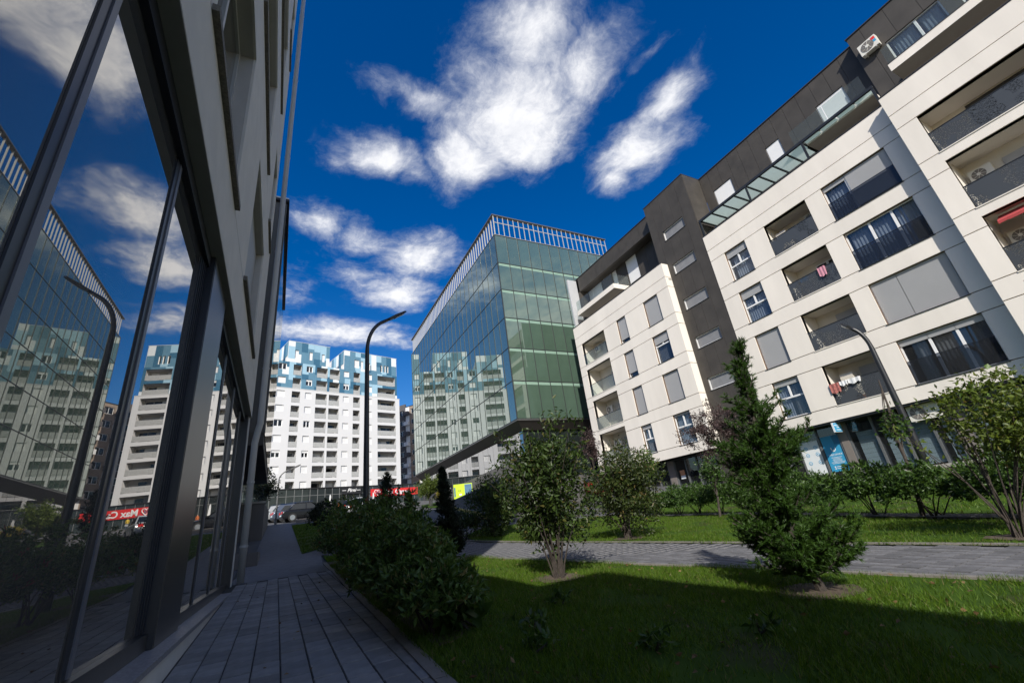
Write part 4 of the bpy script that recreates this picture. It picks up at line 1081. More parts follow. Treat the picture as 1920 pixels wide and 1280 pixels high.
# ------------------------------------------------------------------ white and blue apartment tower
wt = thing('apartment_tower', 'white apartment tower with blue checkered top floors and deep balconies', 'building', (10, 103, 6))
FT = Fr((19, 103, 0), (.9593, .2823, 0), (.2823, -.9593, 0))
TOPS = [36.55, 33.54, 30.58, 27.52, 24.48, 21.38, 18.38, 15.33, 12.37]
cA, cB, cC, cD, cE, cF, cG, cH, cI = (-21.97, -20.39), (-19.02, -17.37), (-16.37, -15.08), (-14.17, -11.81), (-11.36, -9.08), (-8.2, -6.91), (-5.85, -4.26), (-2.71, -1.31), (.11, 4.76)
def twin(u0, u1, z0, z1, kind, fr=FT):
    w = MB()
    if kind == 's':
        w.fb(fr, u0 + .02, u1 - .02, z0 + .02, z1 - .02, -.30, -.16)
        o = w.build('window', SHUTW, wt)
        s = MB(); s.fb(fr, u0 + .04, u1 - .04, z0 + .05, z0 + .09, -.158, -.14); s.build('shutter_rail', SHUTW, o)
    else:
        t = .10; n = 2 if u1 - u0 > .9 else 1
        w.fb(fr, u0, u0 + t, z0, z1, -.3, -.16); w.fb(fr, u1 - t, u1, z0, z1, -.3, -.16); w.fb(fr, u0 + t, u1 - t, z0, z0 + t, -.3, -.16); w.fb(fr, u0 + t, u1 - t, z1 - t, z1, -.3, -.16)
        if n == 2: w.fb(fr, (u0 + u1) / 2 - .09, (u0 + u1) / 2 + .09, z0 + t, z1 - t, -.3, -.165)
        o = w.build('window', WFRAME, wt)
        for i in range(n):
            a = u0 + t if i == 0 else (u0 + u1) / 2 + .09; b = u1 - t if i == n - 1 else (u0 + u1) / 2 - .09
            g = MB(); g.fb(fr, a, b, z0 + t, z1 - t, -.27, -.24); g.build('pane', CARGL, o)
        if kind == 'h':
            s = MB(); s.fb(fr, u0 + .02, u1 - .02, z1 - .45, z1 - .01, -.158, -.12); s.build('shutter', SHUTW, o)
def tbal(u0, u1, zt, fr=FT, dep=1.6):
    z0 = zt - 2.36
    r_ = MB(); room(r_, fr, u0, u1, z0, zt, -dep, -.005); o = r_.build('balcony', WTOW2, wt)
    g = MB(); g.fb(fr, u0 + .02, u1 - .02, z0 + .08, z0 + 1.08, -.10, -.04); g.build('balustrade', RAILW, o)
    n = max(1, int((u1 - u0) / 1.2))
    for i in range(n):
        a = u0 + .15 + (u1 - u0 - .3) * i / n; b = a + (u1 - u0 - .3) / n - .12
        g = MB(); g.fb(fr, a, b, z0 + .05, zt - .35, -dep + .01, -dep + .05); g.build('balcony_door', random.choice([SHUT, CARGL, SHUTW, SHUT]), o)
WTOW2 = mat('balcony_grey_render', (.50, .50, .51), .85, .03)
cJ = (-28.6, -23.9)
white_h, blue_h = [], []
for k, zt in enumerate(TOPS):
    H = blue_h if k < 2 else white_h
    for c in (cB, cD, cE, cG, cI, cJ): H.append((*c, zt - 2.36, zt))
    for c in (cA, cC, cF, cH): H.append((*c, zt - 1.40, zt - .02))
wb_ = MB(); wall(wb_, FT, -29.7, 5.85, 9.0, 31.15, white_h, -.35, 0); wb_.build('wall', WTOW, wt)
p = MB(); p.fb(FT, -29.7, 5.9, 31.152, 31.25, -.4, .04); p.build('string_course', WTOW, wt)
UPL = [(-18.95, -18.2, 38.0, 39.9), (-16.0, -15.3, 38.0, 39.9), (-13.3, -12.65, 38.0, 39.8)]
UPR = [(-5.75, -4.55, 37.75, 39.75), (-4.2, -3.55, 37.75, 39.65), (-2.3, -1.75, 37.6, 39.4), (.85, 1.4, 37.6, 39.4), (1.8, 2.25, 37.6, 39.4), (2.5, 3.0, 37.6, 39.4)]
SEG = [(-29.2, 5.25, 31.26, 37.0, blue_h), (-29.2, -22.6, 37.004, 40.6, []), (-20.3, -11.55, 37.004, 41.8, UPL), (-8.15, 5.25, 37.004, 41.7, UPR)]
for (u0, u1, z0, z1, hs) in SEG:
    b_ = MB(); wall(b_, FT, u0, u1, z0, z1, hs, -.35, -.06); b_.build('wall', WTOW, wt)
    u = u0; ci = 0
    seq = [0, 3, 1, 2, 0, 2, 3, 1, 3, 2, 1, 0, 2, 1, 3]
    while u < u1 - .1:
        a, b = u, min(u + 1.33, u1)
        z = z1; j = 0
        while z > z0 + .05:
            h = random.choice([1.2, 1.7, 2.2, 2.8]); zz = max(z - h, z0)
            if zz - z0 < .6: zz = z0
            c = random.choices([0, 1, 2, 3], [.20, .32, .30, .18])[0] if z1 < 38 else random.choices([0, 1, 2, 3], [.18, .27, .29, .26])[0]
            pn = MB(); wall(pn, FT, a + .006, b - .006, zz + .006, z - .006, [h_ for h_ in hs if h_[1] > a and h_[0] < b and h_[3] > zz and h_[2] < z], -.058, 0)
            if pn.f: pn.build('colour_panel', BLUES[c], wt)
            z = zz; j += 1
        u += 1.33; ci += 1
dark_w = {(0, 3), (2, 3), (6, 4), (2, 6)}
for k, zt in enumerate(TOPS):
    for c in (cB, cD, cE, cG, cI, cJ): tbal(*c, zt)
    for j, c in enumerate((cA, cC, cF, cH)):
        kind = 's'
        if (j, k) in ((0, 0), (1, 0), (0, 4), (1, 4)): kind = 'd'
        if (j, k) in ((1, 6), (0, 6), (1, 1), (2, 1)): kind = 'h'
        twin(*c, zt - 1.40, zt - .02, kind)
for h in UPL: twin(*h, 's')
for i, h in enumerate(UPR): twin(*h, 's' if i < 2 else 'd')
def fvol(name, u0, u1, z0, z1, d0, d1, m): p_ = MB(); p_.fb(FT, u0, u1, z0, z1, d0, d1); return p_.build(name, m, wt)
fvol('body', -29.6, 5.84, 9, 31.2, -16, -1.75, WTOW); fvol('body', -29.1, 5.22, 31.26, 36.95, -16, -1.75, WTOW)
fvol('side_wall', 5.55, 5.84, 9.0, 31.1, -1.74, -.36, WTOW); fvol('side_wall', 5.0, 5.24, 31.26, 36.95, -1.74, -.36, BLUES[2])
fvol('penthouse', -29.1, -22.7, 37.01, 40.5, -12, -.36, WTOW); fvol('penthouse', -20.28, -11.57, 37.01, 41.75, -12, -.36, WTOW); fvol('penthouse', -8.13, 5.23, 37.01, 41.65, -12, -.36, WTOW)
fvol('terrace', -29.1, 5.2, 36.955, 37.0, -16, -.36, CONC); fvol('roof_edge', -20.35, -11.5, 41.805, 41.88, -12, .03, WTOW); fvol('roof_edge', -8.2, 5.3, 41.705, 41.78, -12, .03, WTOW)
for (u, zz) in ((-20.3, 41.75), (-8.15, 41.65)):
    for i in range(5):
        p_ = MB(); p_.fb(FT, u - .045, u - .005, 37.02 if i % 2 else 38.5, zz, -.4 - 1.4 * (i + 1) + .01, -.4 - 1.4 * i); p_.build('colour_panel', BLUES[(i * 3 + 1) % 4], wt)
# shops at the foot of the tower
pd = thing('shop_podium', 'long dark glazed shop podium at the foot of the white tower', 'building', (10, 100, 6))
FD = FT.shift(3.0)
p = MB(); p.fb(FD, -30, 16, 4.0, 10.55, -3.6, -.06); p.build('body', BLACKP, pd)
p = MB(); p.fb(FD, -30, 16, 10.552, 10.72, -3.6, .10); p.build('fascia', BLACKP, pd)
for i in range(32):
    u = -29.5 + i * 1.42
    for (a, b) in ((5.2, 6.75), (6.82, 9.28), (9.36, 10.5)):
        g = MB(); g.fb(FD, u + .04, u + 1.38, a, b, -.05, -.02); g.build('pane', PODGL, pd)
    m_ = MB(); m_.fb(FD, u - .04, u + .04, 5.0, 10.52, -.055, .03); m_.build('mullion', PODFR, pd)
for z in (6.785, 9.32):
    m_ = MB(); m_.fb(FD, -29.5, 16, z - .035, z + .035, -.055, .02); m_.build('transom', PODFR, pd)
# ------------------------------------------------------------------ shop signs on the podium
sg = thing('shop_sign', 'long red shop sign with white letters and heart on the podium', 'sign', (21, 100, 8.4))
m_ = MB(); m_.fb(FD, -3.0, 8.2, 8.42, 9.92, .04, .22); m_.build('board', RED, sg)
text('lettering', 'Max Care', 1.50, FD, 2.55, 8.68, .225, WHITE, sg, ext=.03, bold=.035)
ht = MB(); pts = []
for i in range(24):
    t = i / 24 * 2 * math.pi
    pts.append(FD.pt(-1.6 + .040 * 16 * math.sin(t) ** 3, 9.22 + .040 * (13 * math.cos(t) - 5 * math.cos(2 * t) - 2 * math.cos(3 * t) - math.cos(4 * t)), .25))
ht.tube(pts + [pts[0]], .07, 5, False); ht.build('heart_outline', WHITE, sg)
ht = MB(); ht.tube([FD.pt(-1.85, 9.35, .25), FD.pt(-1.6, 8.95, .25), FD.pt(-1.3, 9.4, .25)], .09, 5); ht.build('heart_mark', BLUES[0], sg)
sg = thing('shop_sign', 'black shop sign with white script lettering on the podium', 'sign', (12, 100, 9.2))
m_ = MB(); m_.fb(FD, -9.2, -5.1, 9.2, 10.5, .035, .16); m_.build('board', BLACKP, sg)
text('lettering', 'Pirni', .95, FD, -7.2, 9.62, .165, WHITE, sg, shear=.35, ext=.02, bold=.02)
for a, b in ((-9.1, -8.35), (-6.15, -5.3)):
    m_ = MB(); m_.fb(FD, a, b, 9.86, 9.96, .162, .19); m_.build('dash', WHITE, sg)
for i, (u, lab) in enumerate(((-12.1, 'white feather flag in front of the podium windows beside the parked cars'), (-3.2, 'white feather flag at the left end of the red sign'))):
    f = thing('feather_flag', lab, 'flag', FD.pt(u, 6.2, 1.2))
    m_ = MB(); m_.tube([FD.pt(u, 6.0, 1.2), FD.pt(u, 8.6, 1.2), FD.pt(u + .1, 9.3, 1.2)], .03, 5); m_.build('pole', METAL, f)
    m_ = MB(); m_.hexa([FD.pt(u + .03, 7.0, 1.18), FD.pt(u + .5, 7.1, 1.18), FD.pt(u + .5, 7.1, 1.2), FD.pt(u + .03, 7.0, 1.2), FD.pt(u + .08, 9.3, 1.18), FD.pt(u + .35, 9.0, 1.18), FD.pt(u + .35, 9.0, 1.2), FD.pt(u + .08, 9.3, 1.2)]); m_.build('banner', WHITE, f)

# brown apartment block far behind
bb = thing('brown_building', 'tall brown and white apartment block far behind the glass tower', 'building', (34, 128, 8))
FBr = Fr((29.0, 122.5, 0), (.55, -.835, 0), (-.835, -.55, 0))
BRN = mat('brown_render', (.30, .235, .19), .85, .05); BRD = mat('dark_grey_render', (.10, .095, .10), .85, .05)
p = MB(); p.fb(FBr, -6.5, 22, 6, 33.5, -14, -.3); p.build('body', WTOW, bb)
for i, (a, b, m) in enumerate(((-6.5, -4.6, WTOW), (-4.6, -2.2, BRN), (-2.2, -.9, WTOW), (-.9, 2.0, BRD), (2.0, 3.4, WTOW), (3.4, 6.5, BRN), (6.5, 9.5, WTOW))):
    hs = []
    for k in range(9):
        z = 8.5 + k * 2.85
        if m is not WTOW or i == 0: hs.append((a + .5, b - .5, z, z + 1.5))
    w_ = MB(); wall(w_, FBr, a, b, 6, 33.5 + (1.0 if m is BRD else 0), hs, -.29, .0 if m is not BRD else .12); w_.build('wall_strip', m, bb)
    for h in hs:
        g = MB(); g.fb(FBr, h[0], h[1], h[2], h[3], -.26, -.2); wo = g.build('window', WFRAME, bb)
        g = MB(); g.fb(FBr, h[0] + .12, (h[0] + h[1]) / 2 - .06, h[2] + .12, h[3] - .12, -.198, -.19); g.build('pane', CARGL, wo)
        g = MB(); g.fb(FBr, (h[0] + h[1]) / 2 + .06, h[1] - .12, h[2] + .12, h[3] - .12, -.198, -.19); g.build('pane', CARGL, wo)
    if m is WTOW and i:
        for k in range(9):
            z = 8.3 + k * 2.85
            g = MB(); g.fb(FBr, a - .1, b + .1, z, z + 1.0, .002, .9); g.build('balcony', random.choice([WTOW, BRD]), bb)
p = MB(); p.fb(FBr, -6.6, 22, 33.502, 33.7, -14, .05); p.build('roof_edge', CAP, bb)

# ------------------------------------------------------------------ street lamps
def lamp(label, base, h, lean, reach, r0=.085, r1=.05, m=METAL, tip=.28, arc=.8):
    t = thing('street_lamp', label, 'lamp', base)
    bx_, by, bz_ = base
    L_ = Vector(lean).normalized()
    pts, rad = [], []
    for i in range(5):
        pts.append((bx_, by, bz_ - .1 + (h - arc + .1) * i / 4)); rad.append(r0 + (r1 * 1.15 - r0) * i / 4)
    n = 9
    for i in range(1, n + 1):
        a = math.pi / 2 * i / n * .70
        pts.append((bx_ + L_.x * reach * .62 * (1 - math.cos(a)), by + L_.y * reach * .62 * (1 - math.cos(a)), bz_ + h - arc + arc * math.sin(a)))
        rad.append(r1)
    e = Vector(pts[-1]); d = (e - Vector(pts[-2])).normalized()
    pts.append(tuple(e + d * reach * .18)); rad.append(r1 * .9)
    m_ = MB(); m_.tube(pts, rad, 12); m_.build('pole', m, t, True)
    e = Vector(pts[-1]); s_ = d.cross(Vector((0, 0, 1))).normalized(); u_ = s_.cross(d)
    hd = MB()
    w_, l_ = .13 * tip / .28, reach * .42
    ring = lambda q, ww, hh: [q - s_ * ww - u_ * hh, q + s_ * ww - u_ * hh, q + s_ * ww + u_ * hh, q - s_ * ww + u_ * hh]
    secs = [ring(e - d * .08, w_ * .45, .045), ring(e + d * l_ * .25, w_, .05), ring(e + d * l_ * .85, w_ * .95, .035), ring(e + d * l_, w_ * .6, .02)]
    for a, b in zip(secs[:-1], secs[1:]):
        hd.hexa([tuple(v) for v in a] + [tuple(v) for v in b])
    ho = hd.build('lamp_head', m, t)
    g = MB(); q0 = e + d * l_ * .3 - u_ * .056; g.hexa([tuple(v) for v in ring(q0, w_ * .7, .006)] + [tuple(v) for v in ring(q0 + d * l_ * .5, w_ * .7, .006)]); g.build('lamp_lens', HEADL, ho)
    m_ = MB(); m_.tube([(bx_, by, bz_ - .1), (bx_, by, bz_ + .35)], r0 * 1.25, 12); m_.build('base_sleeve', m, t)
    return t
LAMPB = mat('black_lamp_paint', (.018, .019, .022), .35, .1)
lamp('tall black curved street lamp rising from the bush in the middle of the view', (2.07, 12.8, gz(2.07, 12.8)), 7.15, (.92, .39, 0), 1.75, .092, .055, LAMPB, arc=1.3)
lamp('dark curved street lamp in front of the white apartment facade', (19.65, 7.45, gz(19.65, 7.45)), 5.75, (-.35, .94, 0), .80, .13, .075, LAMPB, arc=1.0)
lamp('thin far street lamp beside the parked cars', (-.13, 40.5, gz(0, 40.5)), 4.1, (1, 0, 0), 1.7, .07, .045, mat('pale_lamp_paint', (.12, .12, .12), .4, .1))
lamp('distant street lamp right of the white tower', (24.4, 88, gz(24, 88)), 27.0, (1, 0, 0), .3, .55, .5, LAMPB) if False else None

# ------------------------------------------------------------------ cars
def car(label, loc, rz, col, L=4.3, Wd=1.78, H=1.48, wagon=False, suv=False):
    t = thing('parked_car', label, 'car', loc, 'cars parked in front of the podium')
    t.rotation_euler = (-.055 * math.cos(rz) * 0, 0, rz)
    paint = mat('car_paint_' + label[:12], col, .22, .03, 1, metal=.35)
    hl, w = L / 2, Wd / 2
    belt = .92 if not suv else 1.02
    low = [(-hl, .42), (-hl + .02, .72), (-hl + .12, belt - .06), (-hl + .55, belt), (hl - 1.25, belt - .02), (hl - .35, belt - .22), (hl - .05, belt - .36), (hl, .45), (hl - .08, .26), (-hl + .1, .26)]
    roof = [(-hl + (.22 if wagon or suv else .45), belt), (-hl + (.5 if wagon or suv else 1.0), H - .06), (-hl + 1.25, H), (.25, H - .02), (hl - 1.95, H - .16), (hl - 1.15, belt - .02)]
    def loft(prof, wf):
        b = MB(); n = len(prof)
        for s in (-1, 1): b.v += [(x, s * wf(z), z) for x, z in prof]
        for i in range(n):
            j = (i + 1) % n; b.f.append((i, j, n + j, n + i))
        b.f.append(tuple(range(n - 1, -1, -1))); b.f.append(tuple(range(n, 2 * n)))
        return b
    def part(b, name, m, par=None, sm=False):
        me = bpy.data.meshes.new(name); me.from_pydata(b.v, [], b.f); me.materials.append(m)
        o = bpy.data.objects.new(name, me); COL.objects.link(o); o.parent = par or t
        return o
    bo = part(loft(low, lambda z: w * (1 - .10 * abs(z - .62))), 'body', paint)
    bv = bo.modifiers.new('bevel', 'BEVEL'); bv.width = .05; bv.segments = 2; bv.limit_method = 'ANGLE'
    wf = lambda z: w * (.94 - .24 * max(0, (z - belt)) / (H - belt))
    ro = part(loft(roof, wf), 'cabin', paint)
    bv = ro.modifiers.new('bevel', 'BEVEL'); bv.width = .04; bv.segments = 2; bv.limit_method = 'ANGLE'
    zt = H - .12; zb = belt + .03
    for s in (-1, 1):
        for (a0, a1, b0, b1) in ((-hl + .62, -.32, -hl + .95, -.32), (-.24, hl - 1.42, -.24, hl - 2.0)):
            g = MB(); q = lambda x, z: (x, s * (wf(z) + .006), z)
            g.poly([q(a0, zb), q(a1, zb), q(b1, zt), q(b0, zt)] if s < 0 else [q(b0, zt), q(b1, zt), q(a1, zb), q(a0, zb)]); part(g, 'side_window', CARGL)
        g = MB(); g.tube([(-hl + .6, s * (wf(H) + .02), H + .03), (.3, s * (wf(H) + .02), H + .03)], .018, 5); part(g, 'roof_rail', CHROME)
        g = MB(); g.box(hl - 1.5, hl - 1.32, s * (w - .02) - .0 if s > 0 else -w - .16, w + .16 if s > 0 else -(w - .02), belt + .02, belt + .16); part(g, 'mirror', paint)
        g = MB(); g.box(-hl - .012, -hl + .05, s * w * .62 - .16, s * w * .62 + .16, .66, .86); part(g, 'tail_lamp', REDL)
        g = MB(); g.box(hl - .16, hl - .01, s * w * .62 - .18, s * w * .62 + .18, .52, .66); part(g, 'headlight', HEADL)
        for x in (-hl + .82, hl - .85):
            g = MB(); g.tube([(x, s * (w - .2), .32), (x, s * (w + .012), .32)], .325, 22); wo = part(g, 'wheel', TYRE)
            g = MB(); g.tube([(x, s * (w + .013), .32), (x, s * (w + .022), .32)], .21, 16); part(g, 'rim', RIM, wo)
    g = MB(); zz = lambda x0, x1, f: x0 + (x1 - x0) * f
    g.poly([(hl - 1.22, -wf(zb) * .93, zb + .02), (hl - 1.22, wf(zb) * .93, zb + .02), (hl - 1.9, wf(zt) * .93, zt + .02), (hl - 1.9, -wf(zt) * .93, zt + .02)]); part(g, 'windscreen', CARGL)
    r0, r1 = roof[0], roof[1]
    f = lambda k: (r0[0] + (r1[0] - r0[0]) * k - .012, r0[1] + (r1[1] - r0[1]) * k)
    (xa, za), (xb, zb2) = f(.12), f(.9)
    g = MB(); g.poly([(xa, wf(za) * .9, za), (xa, -wf(za) * .9, za), (xb, -wf(zb2) * .9, zb2), (xb, wf(zb2) * .9, zb2)]); part(g, 'rear_window', CARGL)
    g = MB(); g.box(-hl - .006, -hl + .02, -.26, .26, .50, .61); part(g, 'number_plate', WHITE)
    return t
CARS = [('silver estate car with roof rails, leftmost of the parked cars', (.9, 50.5), R(8), (.42, .43, .44), dict(wagon=True)),
        ('grey blue hatchback with red tail lamp between the silver and black cars', (1.6, 47.6), R(8), (.09, .11, .16), dict(wagon=True)),
        ('black car with silver wheels nearest the head of the footpath', (2.3, 44.9), R(8), (.012, .013, .017), dict(H=1.52)),
        ('black saloon seen from behind above the bush', (8.2, 62), R(75), (.015, .016, .018), {}),
        ('white car parked right of the black saloon', (10.3, 63), R(80), (.70, .70, .70), {}),
        ('silver car parked low behind the bush beside the lamp post', (6.6, 42), R(70), (.45, .46, .47), {}),
        ('white hatchback partly hidden by the lamp post', (9.0, 56), R(80), (.62, .62, .62), {}),
        ('dark red car behind the shrubs near the far white block', (17.5, 24.5), R(85), (.16, .02, .02), {})]
for lab, (x, y), rz, c, kw in CARS: car(lab, (x, y, gz(x, y) - .03 + (0 if x < 15 else 0)), rz, c, **kw)

# ------------------------------------------------------------------ people
def person(label, loc, rz, top, legs, h=1.74, bend=0.0, sit=False):
    t = thing('person', label, 'person', loc)
    t.rotation_euler = (0, 0, rz)
    s = h / 1.74
    hip = Vector((0, 0, .92)); ch = hip + Vector((math.sin(bend) * .42, 0, math.cos(bend) * .42)); nk = hip + Vector((math.sin(bend) * .58, 0, math.cos(bend) * .58)); hd = nk + Vector((math.sin(bend * 1.1) * .16, 0, math.cos(bend * 1.1) * .16)); tp = hd + Vector((math.sin(bend) * .1, 0, math.cos(bend) * .1))
    V_ = [hip, ch, nk, hd, tp]; E_ = [(0, 1), (1, 2), (2, 3), (3, 4)]; Rr = [.145, .155, .06, .095, .075]
    for sd in (-1, 1):
        b = len(V_)
        V_ += [Vector((0, sd * .09, .86)), Vector((.03, sd * .11, .48)), Vector((-.02, sd * .12, .08)), Vector((.14, sd * .13, .04))]; Rr += [.095, .065, .045, .04]
        E_ += [(0, b), (b, b + 1), (b + 1, b + 2), (b + 2, b + 3)]
        sh = nk + Vector((-.02, sd * .17, -.05)); f_ = Vector((math.sin(bend) * .2, 0, 0))
        b = len(V_)
        V_ += [sh, sh + Vector((.0, sd * .06, -.28)) + f_ * .5, sh + Vector((.12, sd * .03, -.52)) + f_, sh + Vector((.16, sd * .02, -.62)) + f_]; Rr += [.062, .048, .036, .032]
        E_ += [(1, b), (b, b + 1), (b + 1, b + 2), (b + 2, b + 3)]
    me = bpy.data.meshes.new('body'); me.from_pydata([tuple(v * s) for v in V_], E_, [])
    o = bpy.data.objects.new('body', me); COL.objects.link(o)
    m = o.modifiers.new('skin', 'SKIN'); sv_ = me.skin_vertices[0].data
    for i, r_ in enumerate(Rr): sv_[i].radius = (r_ * s, r_ * s)
    sv_[0].use_root = True
    o.modifiers.new('sub', 'SUBSURF').levels = 1
    bpy.context.view_layer.update()
    me2 = bpy.data.meshes.new_from_object(o.evaluated_get(bpy.context.evaluated_depsgraph_get()))
    bpy.data.objects.remove(o)
    sk = bpy.data.materials.get('skin') or mat('skin', (.5, .32, .24), .6, .05)
    hair = bpy.data.materials.get('hair') or mat('hair', (.03, .02, .015), .7, .1)
    for m_ in (legs, top, sk, hair): me2.materials.append(m_)
    hdz = hd * s
    for p_ in me2.polygons:
        c = p_.center
        p_.use_smooth = True
        if (c - hdz).length < .14 * s and (c - nk * s).length > .05: p_.material_index = 3 if (c - hdz).dot(Vector((.6, 0, -1))) < .0 else 2
        elif c.z > .90 * s - .0: p_.material_index = 1
        else: p_.material_index = 0
    o = bpy.data.objects.new('body', me2); COL.objects.link(o); o.parent = t
    return t
dk = mat('dark_clothes', (.02, .022, .028), .85, .1); jn = mat('jeans', (.04, .06, .11), .85, .1)
person('person in dark clothes bending forward under the green tree by the grass slope', (13.9, 46.2, gz(13.9, 46.2) - .02), R(20), dk, mat('grey_trousers', (.05, .052, .05), .85, .1), bend=.95)
PP = [('person in an orange top standing at the shop podium', -11.0, 3.2, (.45, .12, .03)), ('person in a white top near the feather flag at the podium', -9.6, 4.4, (.7, .7, .68)), ('person in a red jacket under the black script sign', -7.3, 3.8, (.5, .03, .05)),
      ('person in a blue top under the black script sign', -6.2, 4.6, (.05, .15, .4)), ('person in a pale pink top right of the black script sign', -4.6, 4.0, (.6, .42, .45)), ('person in a yellow top below the red sign', -1.2, 4.0, (.55, .38, .05))]
for lab, u, d, c in PP:
    x, y, _ = FD.pt(u, 0, d)
    person(lab, (x, y, gz(x, y) - .03), random.uniform(0, 6), mat('top_' + lab[12:22], c, .85, .1), jn)
# ------------------------------------------------------------------ vegetation
def unit(a):
    return a / np.maximum(np.linalg.norm(a, axis=-1, keepdims=True), 1e-9)
def leaves(P, D, L, W, curl=.18):
    n = len(P); D = unit(D)
    S = unit(np.cross(D, rng.normal(size=(n, 3)))); U = np.cross(S, D)
    L = (L * rng.uniform(.65, 1.25, n))[:, None]; W = (W * rng.uniform(.7, 1.2, n))[:, None]
    base = P; tip = P + D * L - U * L * curl
    r_ = P + D * L * .48 + S * W * .5 + U * W * .16; l_ = P + D * L * .48 - S * W * .5 + U * W * .16
    V_ = np.stack([base, r_, tip, l_], 1).reshape(-1, 3)
    b = np.arange(n) * 4
    F_ = np.concatenate([np.stack([b, b + 1, b + 2], 1), np.stack([b, b + 2, b + 3], 1)])
    return V_, F_
def blades(P, D, L, W):
    n = len(P); D = unit(D); S = unit(np.cross(D, rng.normal(size=(n, 3))))
    L = (L * rng.uniform(.6, 1.3, n))[:, None]
    V_ = np.stack([P - S * W * .5, P + S * W * .5, P + D * L], 1).reshape(-1, 3)
    return V_, np.arange(n * 3).reshape(-1, 3)
class Veg:
    def __init__(s): s.v = []; s.f = []; s.n = 0
    def add(s, VF):
        V_, F_ = VF; s.v.append(V_); s.f.append(F_ + s.n); s.n += len(V_)
    def build(s, name, m, par):
        return np_mesh(name, np.concatenate(s.v), np.concatenate(s.f), m, par)
def lumpy(dirs, seed, amp):
    r_ = np.random.default_rng(seed); k = r_.normal(size=(7, 3)) * 2.4; ph = r_.uniform(0, 6.3, 7)
    return 1 + amp * np.mean(np.sin(dirs @ k.T + ph), axis=1) * 2.0
def bush(label, base, rx, ry, h, n_ros, per, L, W, m, seed, cat='shrub', name='leafy_shrub', group=None, stems=6, amp=.22, m2=None, floor=.05):
    t = thing(name, label, cat, base, group)
    d = unit(rng.normal(size=(n_ros, 3))); d[:, 2] = np.abs(d[:, 2]) * 1.0 - .35 * rng.random(n_ros)
    d = unit(d)
    rad = (rng.random(n_ros) ** .38) * lumpy(d, seed, amp)
    C = np.array(base) + np.stack([d[:, 0] * rx * rad, d[:, 1] * ry * rad, h * .48 + d[:, 2] * h * .52 * rad], 1)
    C = C[C[:, 2] > base[2] + floor]
    n = len(C)
    out = unit(C - (np.array(base) + [0, 0, h * .3]))
    stem = unit(out * .8 + np.array([0, 0, .8]) + rng.normal(size=(n, 3)) * .35)
    P = np.repeat(C, per, 0) + rng.normal(size=(n * per, 3)) * L * .25
    D = np.repeat(stem, per, 0) * .55 + unit(rng.normal(size=(n * per, 3))) * .9
    v = Veg(); v.add(leaves(P, D, L, W)); v.build('foliage', m, t)
    if m2 is not None:
        k = rng.choice(n, max(4, n // 14), replace=False)
        P2 = np.repeat(C[k] + out[k] * L * .6, 5, 0) + rng.normal(size=(len(k) * 5, 3)) * L * .2
        D2 = np.repeat(stem[k], 5, 0) + unit(rng.normal(size=(len(k) * 5, 3))) * .6
        v = Veg(); v.add(leaves(P2, D2, L * .9, W * .8)); v.build('young_leaves', m2, t)
    s = MB()
    for i in range(stems):
        c = C[rng.integers(n)]; b = np.array(base) + [rng.normal() * .06, rng.normal() * .06, -.05]
        mid = b * .5 + c * .5 + [0, 0, .1 * h]
        s.tube([b, mid, c], [.014, .010, .005], 5)
    so_ = s.build('stems', BARKD, t); so_['kind'] = 'stuff'
    return t
